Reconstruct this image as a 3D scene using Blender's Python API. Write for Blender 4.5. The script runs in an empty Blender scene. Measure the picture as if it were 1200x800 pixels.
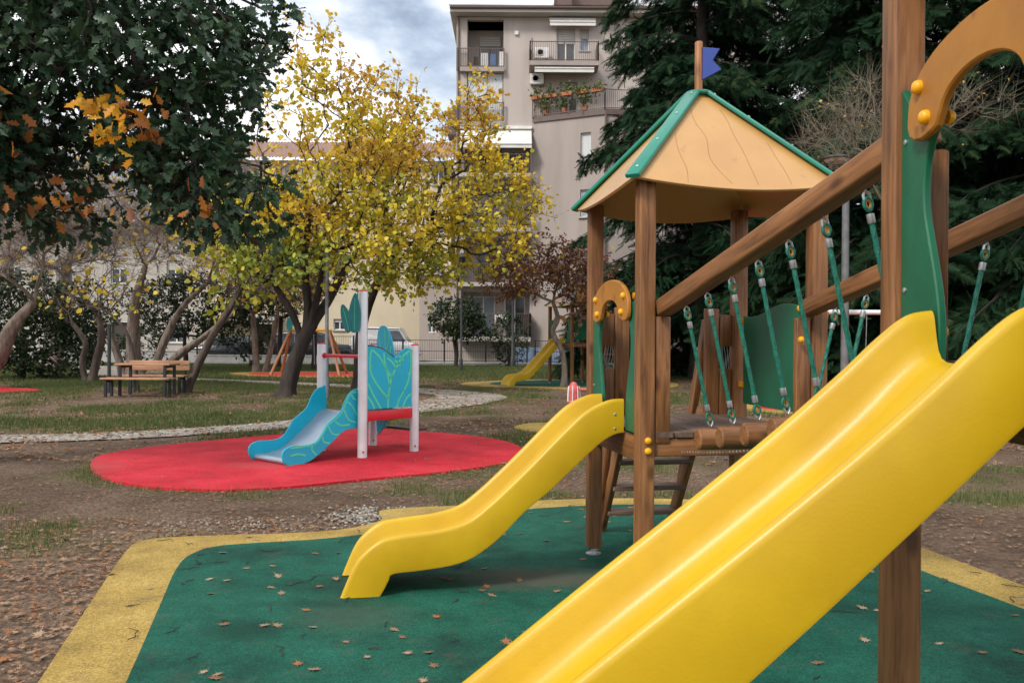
import bpy, bmesh, math, random
import numpy as np
from mathutils import Vector, Matrix

C = bpy.context.scene
COL = C.collection
R = math.radians

# ------------------------------------------------------------------ camera
cam_d = bpy.data.cameras.new('camera')
cam_d.lens = 30.0
cam_d.sensor_width = 36.0
cam_d.clip_start = 0.05
cam_d.clip_end = 2000
cam_d.dof.use_dof = True
cam_d.dof.focus_distance = 9.0
cam_d.dof.aperture_fstop = 9.0
cam = bpy.data.objects.new('camera', cam_d)
COL.objects.link(cam)
cam.matrix_world = Matrix.Translation((0, 0, 1.4)) @ Matrix.Rotation(R(90 - 0.17), 4, 'X') @ Matrix.Rotation(R(0.35), 4, 'Z')
C.camera = cam

# ------------------------------------------------------------------ world, sun, exposure
SUN_EL, SUN_AZ = 42.0, -138.0          # azimuth measured from +Y towards +X
w = bpy.data.worlds.new('World')
C.world = w
w.use_nodes = True
nt = w.node_tree
nt.nodes.clear()
out = nt.nodes.new('ShaderNodeOutputWorld')
bg = nt.nodes.new('ShaderNodeBackground')
bg.inputs['Strength'].default_value = 0.074
sky = nt.nodes.new('ShaderNodeTexSky')
sky.sky_type = 'NISHITA'
sky.sun_disc = False
sky.sun_elevation = R(SUN_EL)
sky.sun_rotation = R(SUN_AZ)
sky.dust_density = 2.0
tc = nt.nodes.new('ShaderNodeTexCoord')
mp = nt.nodes.new('ShaderNodeMapping')
mp.inputs['Scale'].default_value = (1.0, 1.0, 2.2)
mp.inputs['Location'].default_value = (0.35, 0.1, 0.0)
nz = nt.nodes.new('ShaderNodeTexNoise')
nz.inputs['Scale'].default_value = 2.6
nz.inputs['Detail'].default_value = 7
nz.inputs['Roughness'].default_value = 0.55
nz.inputs['Distortion'].default_value = 0.25
rp = nt.nodes.new('ShaderNodeValToRGB')
rp.color_ramp.elements[0].position = 0.35
rp.color_ramp.elements[0].color = (0.30, 0.30, 0.30, 1)
rp.color_ramp.elements[1].position = 0.51
rp.color_ramp.elements[1].color = (1, 1, 1, 1)
cl = nt.nodes.new('ShaderNodeValToRGB')
cl.color_ramp.elements[0].position = 0.38
cl.color_ramp.elements[0].color = (9.6, 11.0, 13.0, 1)
cl.color_ramp.elements[1].position = 0.56
cl.color_ramp.elements[1].color = (14.5, 14.4, 14.3, 1)
mx = nt.nodes.new('ShaderNodeMix')
mx.data_type = 'RGBA'
lk = nt.links.new
lk(tc.outputs['Generated'], mp.inputs['Vector'])
lk(mp.outputs[0], nz.inputs['Vector'])
lk(nz.outputs['Fac'], rp.inputs['Fac'])
lk(nz.outputs['Fac'], cl.inputs['Fac'])
lk(rp.outputs['Color'], mx.inputs['Factor'])
lk(sky.outputs[0], mx.inputs['A'])
lk(cl.outputs['Color'], mx.inputs['B'])
lk(mx.outputs['Result'], bg.inputs['Color'])
lk(bg.outputs[0], out.inputs['Surface'])

sd = bpy.data.lights.new('sun', 'SUN')
sd.energy = 2.1
sd.angle = R(13)
sd.color = (1.0, 0.94, 0.86)
sun = bpy.data.objects.new('sun', sd)
COL.objects.link(sun)
az, el = R(SUN_AZ), R(SUN_EL)
sdir = Vector((math.sin(az) * math.cos(el), math.cos(az) * math.cos(el), math.sin(el)))
sun.rotation_euler = sdir.to_track_quat('Z', 'Y').to_euler()

C.view_settings.view_transform = 'Standard'
C.view_settings.look = 'None'
C.view_settings.exposure = 0.45
C.view_settings.gamma = 1.0

# ------------------------------------------------------------------ helpers: materials
def newmat(name):
    m = bpy.data.materials.new(name)
    m.use_nodes = True
    n = m.node_tree
    b = n.nodes['Principled BSDF']
    return m, n, b

def node(n, t, **kw):
    x = n.nodes.new(t)
    for k, v in kw.items():
        if k.startswith('_'):
            setattr(x, k[1:], v)
        else:
            x.inputs[k.replace('__', ' ')].default_value = v
    return x

def ramp(n, stops):
    r = n.nodes.new('ShaderNodeValToRGB')
    e = r.color_ramp.elements
    while len(e) < len(stops):
        e.new(0.5)
    for i, (p, c) in enumerate(stops):
        e[i].position = p
        e[i].color = (c[0], c[1], c[2], 1)
    return r

def coords(n, scale=(1, 1, 1), kind='Object', rnd=True):
    t = n.nodes.new('ShaderNodeTexCoord')
    mpn = n.nodes.new('ShaderNodeMapping')
    mpn.inputs['Scale'].default_value = scale
    n.links.new(t.outputs[kind], mpn.inputs['Vector'])
    if rnd:
        oi = n.nodes.new('ShaderNodeObjectInfo')
        mu = n.nodes.new('ShaderNodeMath'); mu.operation = 'MULTIPLY'; mu.inputs[1].default_value = 37.0
        n.links.new(oi.outputs['Random'], mu.inputs[0])
        n.links.new(mu.outputs[0], mpn.inputs['Location'])
    return mpn

def pmat(name, c0, c1=None, scale=6.0, rough=0.55, bump=0.0, bscale=None, metal=0.0, spec=0.5, coat=0.0,
         stretch=(1, 1, 1), rnd=True, speck=None, detail=5, rvar=0.12):
    m, n, b = newmat(name)
    L = n.links.new
    if c1 is None:
        c1 = tuple(x * 0.82 for x in c0)
    co = coords(n, stretch, rnd=rnd)
    nz = node(n, 'ShaderNodeTexNoise', Scale=scale, Detail=detail, Roughness=0.6)
    L(co.outputs[0], nz.inputs['Vector'])
    r = ramp(n, [(0.34, c1), (0.62, c0)])
    L(nz.outputs['Fac'], r.inputs['Fac'])
    colo = r.outputs['Color']
    if speck:
        v = node(n, 'ShaderNodeTexNoise', Scale=speck[0], Detail=2)
        L(co.outputs[0], v.inputs['Vector'])
        r2 = ramp(n, [(speck[2], (0, 0, 0)), (speck[2] + 0.08, (1, 1, 1))])
        L(v.outputs['Fac'], r2.inputs['Fac'])
        mixn = node(n, 'ShaderNodeMix', _data_type='RGBA')
        L(r2.outputs['Color'], mixn.inputs['Factor'])
        L(colo, mixn.inputs['A'])
        mixn.inputs['B'].default_value = (*speck[1], 1)
        colo = mixn.outputs['Result']
    L(colo, b.inputs['Base Color'])
    mr = node(n, 'ShaderNodeMapRange')
    mr.inputs['To Min'].default_value = max(0.02, rough - rvar)
    mr.inputs['To Max'].default_value = min(1, rough + rvar)
    L(nz.outputs['Fac'], mr.inputs['Value'])
    L(mr.outputs[0], b.inputs['Roughness'])
    b.inputs['Metallic'].default_value = metal
    b.inputs['Specular IOR Level'].default_value = spec
    b.inputs['Coat Weight'].default_value = coat
    if bump:
        bz = node(n, 'ShaderNodeTexNoise', Scale=bscale or scale * 6, Detail=4)
        L(co.outputs[0], bz.inputs['Vector'])
        bp = node(n, 'ShaderNodeBump', Strength=bump, Distance=0.02)
        L(bz.outputs['Fac'], bp.inputs['Height'])
        L(bp.outputs[0], b.inputs['Normal'])
    return m

def woodmat(name, dark, mid, light, rough=0.6):
    m, n, b = newmat(name)
    L = n.links.new
    co = coords(n, (1, 1, 0.07))
    g = node(n, 'ShaderNodeTexNoise', Scale=42, Detail=6, Roughness=0.65, Distortion=0.6)
    L(co.outputs[0], g.inputs['Vector'])
    r = ramp(n, [(0.28, dark), (0.5, mid), (0.72, light)])
    L(g.outputs['Fac'], r.inputs['Fac'])
    co2 = coords(n, (1, 1, 0.35))
    g2 = node(n, 'ShaderNodeTexNoise', Scale=4.5, Detail=3)
    L(co2.outputs[0], g2.inputs['Vector'])
    r2 = ramp(n, [(0.3, (0.62, 0.6, 0.58)), (0.7, (1.15, 1.12, 1.08))])
    L(g2.outputs['Fac'], r2.inputs['Fac'])
    mu = node(n, 'ShaderNodeMix', _data_type='RGBA', _blend_type='MULTIPLY')
    mu.inputs['Factor'].default_value = 1
    L(r.outputs['Color'], mu.inputs['A']); L(r2.outputs['Color'], mu.inputs['B'])
    kn = node(n, 'ShaderNodeTexVoronoi', Scale=7.5, Randomness=1.0)
    co3 = coords(n, (1.0, 1.0, 0.45))
    L(co3.outputs[0], kn.inputs['Vector'])
    r3 = ramp(n, [(0.07, (0.25, 0.2, 0.18)), (0.20, (1, 1, 1))])
    L(kn.outputs['Distance'], r3.inputs['Fac'])
    mu2 = node(n, 'ShaderNodeMix', _data_type='RGBA', _blend_type='MULTIPLY')
    mu2.inputs['Factor'].default_value = 0.8
    L(mu.outputs['Result'], mu2.inputs['A']); L(r3.outputs['Color'], mu2.inputs['B'])
    L(mu2.outputs['Result'], b.inputs['Base Color'])
    b.inputs['Roughness'].default_value = rough
    bp = node(n, 'ShaderNodeBump', Strength=0.25, Distance=0.004)
    L(g.outputs['Fac'], bp.inputs['Height'])
    L(bp.outputs[0], b.inputs['Normal'])
    return m

def leafmat(name, stops, rough=0.55, trans=0.25, spec=0.3):
    """colour from the per-leaf attribute 'tint'; thin leaf with some light passing through"""
    m, n, b = newmat(name)
    L = n.links.new
    at = node(n, 'ShaderNodeAttribute', _attribute_name='tint')
    r = ramp(n, stops)
    L(at.outputs['Fac'], r.inputs['Fac'])
    L(r.outputs['Color'], b.inputs['Base Color'])
    b.inputs['Roughness'].default_value = rough
    b.inputs['Specular IOR Level'].default_value = spec
    if trans > 0:
        tr = node(n, 'ShaderNodeBsdfTranslucent')
        L(r.outputs['Color'], tr.inputs['Color'])
        ms = node(n, 'ShaderNodeMixShader')
        ms.inputs[0].default_value = trans
        L(b.outputs[0], ms.inputs[1]); L(tr.outputs[0], ms.inputs[2])
        o = n.nodes['Material Output']
        L(ms.outputs[0], o.inputs['Surface'])
    return m

def glassmat(name, col=(0.05, 0.06, 0.07), rough=0.06):
    m, n, b = newmat(name)
    co = coords(n)
    nz = node(n, 'ShaderNodeTexNoise', Scale=0.7, Detail=2)
    n.links.new(co.outputs[0], nz.inputs['Vector'])
    r = ramp(n, [(0.3, tuple(x * 0.6 for x in col)), (0.7, tuple(x * 1.5 for x in col))])
    n.links.new(nz.outputs['Fac'], r.inputs['Fac'])
    n.links.new(r.outputs[0], b.inputs['Base Color'])
    b.inputs['Roughness'].default_value = rough
    return m

WOOD = woodmat('stained_timber', (0.095, 0.037, 0.012), (0.235, 0.100, 0.034), (0.36, 0.170, 0.066), 0.5)
WOODO = woodmat('orange_timber', (0.20, 0.075, 0.022), (0.36, 0.145, 0.045), (0.48, 0.22, 0.075), 0.5)
DECKW = woodmat('weathered_timber', (0.07, 0.045, 0.033), (0.155, 0.10, 0.075), (0.24, 0.165, 0.125), 0.75)
SLATW = woodmat('bench_timber', (0.25, 0.12, 0.06), (0.42, 0.22, 0.12), (0.52, 0.30, 0.18), 0.5)
YEL = pmat('yellow_plastic', (0.585, 0.372, 0.005), (0.515, 0.312, 0.006), scale=2.6, rough=0.38, bump=0.035, bscale=120, rvar=0.10, speck=(75, (0.55, 0.34, 0.03), 0.715))
CAPY = pmat('amber_plastic', (0.85, 0.40, 0.006), (0.76, 0.35, 0.005), rough=0.35)
GRN = pmat('green_board', (0.006, 0.125, 0.060), (0.005, 0.095, 0.046), scale=4, rough=0.42, bump=0.05, bscale=60)
GRNB = pmat('green_batten_paint', (0.006, 0.21, 0.145), (0.005, 0.17, 0.12), scale=5, rough=0.35)
ORB = pmat('ochre_board', (0.42, 0.175, 0.022), (0.34, 0.135, 0.016), scale=5, rough=0.5, bump=0.04, bscale=40, speck=(9, (0.20, 0.085, 0.02), 0.66))
ROOFM = pmat('ochre_roof_panel', (0.52, 0.285, 0.095), (0.46, 0.245, 0.078), scale=2.5, rough=0.30, speck=(11, (0.40, 0.21, 0.085), 0.68), spec=0.7, rvar=0.05)
BLUE = pmat('blue_board', (0.002, 0.035, 0.27), (0.002, 0.028, 0.23), rough=0.4)
ROPE = pmat('green_rope', (0.004, 0.17, 0.115), (0.003, 0.10, 0.068), scale=60, rough=0.5, bump=0.3, bscale=150)
ALU = pmat('brushed_metal', (0.62, 0.62, 0.63), (0.5, 0.5, 0.52), scale=8, rough=0.38, metal=0.85)
ALUP = pmat('grey_painted_post', (0.71, 0.73, 0.75), (0.60, 0.62, 0.64), scale=5, rough=0.42, metal=0.2)
STEEL = pmat('steel_sheet', (0.40, 0.46, 0.54), (0.34, 0.395, 0.47), scale=3, rough=0.32, metal=0.55)
DKMET = pmat('dark_grey_metal', (0.045, 0.05, 0.052), (0.03, 0.033, 0.035), rough=0.5, metal=0.3)
GRYMET = pmat('grey_metal', (0.17, 0.175, 0.18), (0.12, 0.125, 0.13), rough=0.5, metal=0.3)
BLK = pmat('black_metal', (0.015, 0.016, 0.018), rough=0.5)
CYAN = pmat('turquoise_board', (0.005, 0.45, 0.64), (0.004, 0.40, 0.58), scale=3, rough=0.42)
TEAL = pmat('teal_board', (0.010, 0.22, 0.23), (0.008, 0.17, 0.18), scale=3, rough=0.42)
LIME = pmat('mint_line', (0.10, 0.70, 0.42), (0.09, 0.64, 0.38), rough=0.5)
REDP = pmat('red_paint', (0.62, 0.015, 0.03), (0.54, 0.012, 0.025), rough=0.38)
WHT = pmat('white_paint', (0.78, 0.77, 0.75), (0.68, 0.67, 0.65), rough=0.5)
PINK = pmat('faded_red_paint', (0.60, 0.12, 0.11), (0.48, 0.07, 0.07), rough=0.5)

# ------------------------------------------------------------------ helpers: meshes and objects
W = {}
def tag(o, label=None, cat=None, group=None, kind=None):
    if label: o['label'] = label
    if cat: o['category'] = cat
    if group: o['group'] = group
    if kind: o['kind'] = kind
    return o

def place(o, parent, M):
    M = M if M is not None else Matrix.Identity(4)
    W[o.name] = M.copy()
    if parent is not None:
        o.parent = parent
        o.matrix_basis = W[parent.name].inverted() @ M
    else:
        o.matrix_basis = M

def empty(name, loc, label, cat, group=None):
    o = bpy.data.objects.new(name, None)
    o.empty_display_size = 0.2
    COL.objects.link(o)
    place(o, None, Matrix.Translation(loc))
    return tag(o, label, cat, group)

class MB:
    def __init__(s):
        s.v = []; s.f = []
    def add(s, vs, fs):
        o = len(s.v)
        s.v.extend([tuple(p) for p in vs])
        s.f.extend([tuple(i + o for i in f) for f in fs])
        return s
    def box(s, x0, x1, y0, y1, z0, z1):
        return s.add([(x0, y0, z0), (x1, y0, z0), (x1, y1, z0), (x0, y1, z0), (x0, y0, z1), (x1, y0, z1), (x1, y1, z1), (x0, y1, z1)],
                     [(0, 3, 2, 1), (4, 5, 6, 7), (0, 1, 5, 4), (1, 2, 6, 5), (2, 3, 7, 6), (3, 0, 4, 7)])
    def quad(s, a, b, c, d):
        return s.add([a, b, c, d], [(0, 1, 2, 3)])
    def tube(s, pts, rads, n=8, cap=True):
        pts = [Vector(p) for p in pts]
        if not hasattr(rads, '__len__'): rads = [rads] * len(pts)
        t0 = (pts[1] - pts[0]).normalized()
        a = t0.orthogonal().normalized()
        vs = []; fs = []
        for i, p in enumerate(pts):
            t = (pts[min(i + 1, len(pts) - 1)] - pts[max(i - 1, 0)]).normalized()
            a = (a - t * a.dot(t)).normalized()
            b = t.cross(a)
            for k in range(n):
                q = 2 * math.pi * k / n
                vs.append(p + (a * math.cos(q) + b * math.sin(q)) * rads[i])
        for i in range(len(pts) - 1):
            for k in range(n):
                k2 = (k + 1) % n
                fs.append((i * n + k, i * n + k2, (i + 1) * n + k2, (i + 1) * n + k))
        if cap:
            fs.append(tuple(range(n - 1, -1, -1)))
            fs.append(tuple((len(pts) - 1) * n + k for k in range(n)))
        return s.add(vs, fs)
    def lathe(s, prof, n=16, axis='Z', c=(0, 0, 0)):
        vs = []; fs = []
        for (r, z) in prof:
            for k in range(n):
                q = 2 * math.pi * k / n
                p = (r * math.cos(q), r * math.sin(q), z)
                if axis == 'Y': p = (p[0], p[2], p[1])
                if axis == 'X': p = (p[2], p[0], p[1])
                vs.append((p[0] + c[0], p[1] + c[1], p[2] + c[2]))
        for i in range(len(prof) - 1):
            for k in range(n):
                k2 = (k + 1) % n
                fs.append((i * n + k, i * n + k2, (i + 1) * n + k2, (i + 1) * n + k))
        fs.append(tuple(range(n - 1, -1, -1)))
        fs.append(tuple((len(prof) - 1) * n + k for k in range(n)))
        return s.add(vs, fs)
    def prism(s, poly, t0, t1, bev=0.0):
        """2-D outline (u along X, v along Z) extruded along Y from t0 to t1, rims softened"""
        n = len(poly)
        vs = []; fs = []
        if bev > 0:
            c = [Vector(p) for p in poly]
            ins = []
            area = sum(c[i].x * c[(i + 1) % n].y - c[(i + 1) % n].x * c[i].y for i in range(n))
            sg = 1 if area > 0 else -1
            for i in range(n):
                d1 = (c[i] - c[i - 1]).normalized(); d2 = (c[(i + 1) % n] - c[i]).normalized()
                nn = Vector((-(d1.y + d2.y), d1.x + d2.x)) * sg
                if nn.length < 1e-6: nn = Vector((-d1.y, d1.x)) * sg
                ins.append(c[i] + nn.normalized() * bev)
            rings = [(ins, t0), (c, t0 + bev), (c, t1 - bev), (ins, t1)]
        else:
            c = [Vector(p) for p in poly]
            rings = [(c, t0), (c, t1)]
        for pl, t in rings:
            vs += [(p.x, t, p.y) for p in pl]
        for r in range(len(rings) - 1):
            for i in range(n):
                j = (i + 1) % n
                fs.append((r * n + i, r * n + j, (r + 1) * n + j, (r + 1) * n + i))
        fs.append(tuple(range(n)))
        fs.append(tuple((len(rings) - 1) * n + i for i in range(n - 1, -1, -1)))
        return s.add(vs, fs)
    def mesh(s, name, mat, smooth=35):
        me = bpy.data.meshes.new(name)
        me.from_pydata(s.v, [], s.f)
        bm = bmesh.new(); bm.from_mesh(me)
        bmesh.ops.recalc_face_normals(bm, faces=bm.faces)
        bm.to_mesh(me); bm.free()
        if mat: me.materials.append(mat)
        if smooth:
            me.polygons.foreach_set('use_smooth', [True] * len(me.polygons))
            me.set_sharp_from_angle(angle=R(smooth))
        return me
    def build(s, name, mat, parent=None, M=None, smooth=35):
        return link(name, s.mesh(name, mat, smooth), parent, M)

def link(name, me, parent=None, M=None):
    o = bpy.data.objects.new(name, me)
    COL.objects.link(o)
    place(o, parent, M)
    return o

def frame(o, x, z, y=None):
    """matrix with local X->x, Z->z, Y->z cross x, origin o"""
    x = Vector(x).normalized(); z = Vector(z)
    z = (z - x * z.dot(x)).normalized()
    y = z.cross(x)
    M = Matrix.Identity(4)
    for i in range(3):
        M[i][0] = x[i]; M[i][1] = y[i]; M[i][2] = z[i]; M[i][3] = o[i]
    return M

def rrect(a, b, r, k=3):
    """rounded rectangle outline a x b"""
    pts = []
    for (cx, cy, st) in ((a / 2 - r, b / 2 - r, 0), (-a / 2 + r, b / 2 - r, 90), (-a / 2 + r, -b / 2 + r, 180), (a / 2 - r, -b / 2 + r, 270)):
        for i in range(k + 1):
            q = R(st + 90 * i / k)
            pts.append((cx + r * math.cos(q), cy + r * math.sin(q)))
    return pts

def barmesh(L, a, b, r=0.012, k=3):
    """timber along local Z with softened edges and ends"""
    m = MB()
    pr = rrect(a, b, r, k); n = len(pr)
    e = min(0.006, r)
    rings = [(pr, 0, 1 - 2 * e / max(a, b)), (pr, e, 1), (pr, L - e, 1), (pr, L, 1 - 2 * e / max(a, b))]
    vs = []; fs = []
    for p, z, sc in rings:
        vs += [(x * sc, y * sc, z) for x, y in p]
    for i in range(3):
        for k2 in range(n):
            j = (k2 + 1) % n
            fs.append((i * n + k2, i * n + j, (i + 1) * n + j, (i + 1) * n + k2))
    fs.append(tuple(range(n - 1, -1, -1))); fs.append(tuple(3 * n + i for i in range(n)))
    return m.add(vs, fs)

def beam(name, p0, p1, a, b, mat, parent, up=(0, 0, 1), r=0.012, label=None):
    """timber from p0 to p1; width a lies along 'side', b along 'up'"""
    p0 = Vector(p0); p1 = Vector(p1)
    z = (p1 - p0).normalized(); upv = Vector(up)
    y = (upv - z * upv.dot(z)).normalized(); x = y.cross(z)
    M = Matrix.Identity(4)
    for i in range(3):
        M[i][0] = x[i]; M[i][1] = y[i]; M[i][2] = z[i]; M[i][3] = p0[i]
    o = barmesh((p1 - p0).length, a, b, r).build(name, mat, parent, M)
    if label: o['label'] = label
    return o

def copy_tree(o, parent=None):
    c = o.copy(); COL.objects.link(c)
    if parent is not None: c.parent = parent
    W[c.name] = W[o.name].copy()
    for ch in list(o.children):
        copy_tree(ch, c)
    return c

def np_mesh(name, V, F, mat, tint=None, smooth=False):
    V = np.asarray(V, np.float32); F = np.asarray(F, np.int32)
    me = bpy.data.meshes.new(name)
    k = F.shape[1]
    me.vertices.add(len(V)); me.vertices.foreach_set('co', V.ravel())
    me.loops.add(F.size); me.loops.foreach_set('vertex_index', F.ravel())
    me.polygons.add(len(F))
    me.polygons.foreach_set('loop_start', np.arange(0, F.size, k, dtype=np.int32))
    if smooth: me.polygons.foreach_set('use_smooth', np.ones(len(F), bool))
    me.update(calc_edges=True)
    if tint is not None:
        a = me.attributes.new('tint', 'FLOAT', 'POINT')
        a.data.foreach_set('value', np.asarray(tint, np.float32))
    me.materials.append(mat)
    return me

def g(px, py):
    """ground point for a measured bearing (1/1000) and drop below the horizon"""
    Y = 1400.0 / (py - 397.0)
    return ((px - 600) / 1000.0 * Y, Y)

# value noise for placing plants and litter
_rs = np.random.RandomState(5)
_tab = _rs.rand(256, 256)
def vnoise(x, y):
    x = np.asarray(x, float); y = np.asarray(y, float)
    xi = np.floor(x).astype(int); yi = np.floor(y).astype(int)
    fx = x - xi; fy = y - yi
    fx = fx * fx * (3 - 2 * fx); fy = fy * fy * (3 - 2 * fy)
    t = lambda a, b: _tab[a % 256, b % 256]
    return (t(xi, yi) * (1 - fx) + t(xi + 1, yi) * fx) * (1 - fy) + (t(xi, yi + 1) * (1 - fx) + t(xi + 1, yi + 1) * fx) * fy
def fbm(x, y, o=4):
    s = 0; a = 0.5; f = 1
    for i in range(o):
        s = s + a * vnoise(x * f + 17 * i, y * f + 31 * i); a *= 0.5; f *= 2.03
    return s / (1 - 0.5 ** o)
def sstep(a, b, x):
    t = np.clip((np.asarray(x, float) - a) / (b - a), 0, 1)
    return t * t * (3 - 2 * t)
def inside(poly, x, y):
    x = np.asarray(x, float); y = np.asarray(y, float)
    r = np.zeros(x.shape, bool)
    n = len(poly)
    for i in range(n):
        x0, y0 = poly[i]; x1, y1 = poly[i - 1]
        c = ((y0 > y) != (y1 > y)) & (x < (x1 - x0) * (y - y0) / ((y1 - y0) + 1e-12) + x0)
        r ^= c
    return r
def pdist(poly, x, y, closed=True):
    d = np.full(np.shape(x), 1e9)
    n = len(poly)
    for i in range(0 if closed else 1, n):
        ax, ay = poly[i - 1]; bx, by = poly[i]
        dx, dy = bx - ax, by - ay
        t = np.clip(((x - ax) * dx + (y - ay) * dy) / (dx * dx + dy * dy + 1e-12), 0, 1)
        d = np.minimum(d, np.hypot(x - ax - t * dx, y - ay - t * dy))
    return d
def smoothpoly(pts, k=6, closed=True):
    """Catmull-Rom through points"""
    P = [Vector(p) for p in pts]; n = len(P); o = []
    rng = range(n) if closed else range(n - 1)
    for i in rng:
        if closed: a, b, c, d = P[i - 1], P[i], P[(i + 1) % n], P[(i + 2) % n]
        else: a, b, c, d = P[max(i - 1, 0)], P[i], P[i + 1], P[min(i + 2, n - 1)]
        for j in range(k):
            t = j / k
            o.append(tuple(0.5 * ((2 * b) + (c - a) * t + (2 * a - 5 * b + 4 * c - d) * t * t + (3 * b - a - 3 * c + d) * t ** 3)))
    if not closed: o.append(tuple(P[-1]))
    return o
# ------------------------------------------------------------------ ground, paths, mats
GREEN_MAT = smoothpoly([(-1.22, 2.2), (-1.556, 3.474), (-1.81, 4.40), (-2.00, 5.10), (-2.04, 5.46), (-1.90, 5.70), (-1.20, 5.94), (-0.3, 6.55), (0.22, 7.0), (1.3, 7.2), (2.05, 6.9), (2.38, 6.0), (2.48, 5.22), (2.67, 4.44), (2.95, 3.2), (3.1, 2.2), (3.2, 0.4), (1.0, -0.6), (-0.7, 0.2)], 5)
YELLOW_MAT = smoothpoly([(-1.55, 2.2), (-1.911, 3.474), (-2.15, 4.30), (-2.50, 5.55), (-2.50, 5.84), (-2.28, 5.95), (-1.35, 6.14), (-1.0, 6.5), (-1.02, 6.93), (-0.3, 7.15), (0.4, 7.4), (1.3, 7.48), (2.3, 7.2), (2.66, 6.3), (2.79, 5.70), (2.95, 4.80), (3.2, 3.6), (3.45, 2.2), (3.5, 0.2), (1.0, -0.9), (-1.0, 0.0)], 5)
RED_MAT = smoothpoly([g(*p) for p in [(107, 546), (118, 562), (170, 573), (250, 577), (335, 573), (430, 563), (530, 553), (600, 541), (613, 526), (575, 514), (500, 507), (430, 504), (330, 511), (200, 524), (130, 534)]], 4)
FAR_YEL = smoothpoly([(-1.6, 26.6), (-0.2, 24.4), (2.6, 24.0), (4.6, 24.8), (5.2, 28), (3.0, 29.8), (0.2, 29.0)], 4)
FAR_GRN = smoothpoly([(-0.7, 26.7), (0.1, 25.2), (2.5, 24.8), (4.0, 25.4), (4.5, 27.6), (2.8, 29.0), (0.4, 28.4)], 4)
SWING_YEL = smoothpoly([(-11.0, 33.2), (-9.2, 30.4), (-5.2, 30.2), (-4.6, 33.6), (-6.2, 35.2), (-9.6, 35.0)], 4)
SWING_RED = smoothpoly([(-10.2, 33.1), (-8.9, 31.1), (-5.8, 30.9), (-5.3, 33.3), (-6.6, 34.5), (-9.2, 34.3)], 4)
LEFT_RED = smoothpoly([(-16.5, 20.6), (-13.6, 20.5), (-12.0, 21.6), (-13.4, 23.0), (-16.5, 23.4)], 4)
SPOT_YEL = smoothpoly([(-16.2, 21.2), (-14.3, 21.2), (-13.4, 21.7), (-14.4, 22.3), (-16.2, 22.4)], 4)
RIGHT_YEL = smoothpoly([(4.6, 17.0), (7.6, 15.8), (9.6, 17.2), (9.2, 20.4), (6.0, 20.8)], 4)
RIGHT_RED = smoothpoly([(5.1, 17.4), (7.5, 16.4), (9.0, 17.5), (8.7, 19.9), (6.3, 20.2)], 4)
MID_YEL = smoothpoly([g(*p) for p in [(603, 502), (622, 496), (665, 496), (700, 500), (690, 508), (640, 508)]], 4)

PATH_NEAR = [(-14.0, 10.6), (-7.2, 11.55), (-5.2, 12.3), (-3.6, 13.7), (-2.85, 15.2), (-2.0, 17.0), (-1.25, 19.0), (-1.0, 20.9), (-2.2, 22.8), (-4.4, 24.5), (-8.0, 26.8), (-11.4, 28.6), (-14.4, 31.0), (-16.8, 35.5), (-19.0, 40.5)]
PATH_W = [0.48, 0.46, 0.46, 0.50, 0.60, 0.72, 0.80, 0.85, 0.7, 0.62, 0.6, 0.65, 0.9, 1.4, 1.7]
def ribbon(pts, ws, k=8):
    c = smoothpoly([(p[0], p[1], w_) for p, w_ in zip(pts, ws)], k, closed=False)
    Lp = []; Rp = []
    for i, p in enumerate(c):
        a = Vector(c[max(i - 1, 0)][:2]); b = Vector(c[min(i + 1, len(c) - 1)][:2])
        t = (b - a).normalized(); nn = Vector((-t.y, t.x))
        jl = 0.10 * (random.random() - .5); jr = 0.10 * (random.random() - .5)
        Lp.append(Vector(p[:2]) + nn * (p[2] + jl)); Rp.append(Vector(p[:2]) - nn * (p[2] + jr))
    return Lp, Rp
random.seed(3)
PL, PR = ribbon(PATH_NEAR, PATH_W)
PATH_POLY = [tuple(p) for p in PL] + [tuple(p) for p in reversed(PR)]

def grassness(x, y):
    x = np.asarray(x, float); y = np.asarray(y, float)
    n = fbm(x * 0.55 + 3, y * 0.35 + 9, 4)
    n2 = fbm(x * 2.1 + 50, y * 1.6 + 20, 3)
    base = 0.02 + 0.19 * sstep(8.5, 13, y) + 0.10 * sstep(19, 25, y) + 0.36 * sstep(28.0, 33, y)
    base = base + 0.38 * np.exp(-((y - (14.6 + 0.10 * x)) / 0.9) ** 2) * (x < -2)      # strip along the far side of the path
    base = base + 0.30 * np.exp(-((y - 25.5) / 2.0) ** 2) * (x < -5)
    base = base + 0.34 * np.exp(-((x - 4.3) / 1.0) ** 2 - ((y - 8.0) / 1.3) ** 2) + 0.30 * np.exp(-((x - 3.5) / .45) ** 2 - ((y - 5.6) / 1.0) ** 2)
    base = base + 0.22 * np.exp(-(pdist(RED_MAT, x, y) / 0.28) ** 2) * (y < 9.5)
    base = base + 0.20 * np.exp(-((x + 3.0) / .5) ** 2 - ((y - 5.0) / 1.6) ** 2)
    base = base + 0.22 * np.exp(-((y - 7.75) / .22) ** 2) * (x > -1.5)
    v = base + 0.05 + (n - 0.5) * 1.25 + (n2 - 0.5) * 0.65
    return np.clip(v * 1.5, 0, 1)

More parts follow.
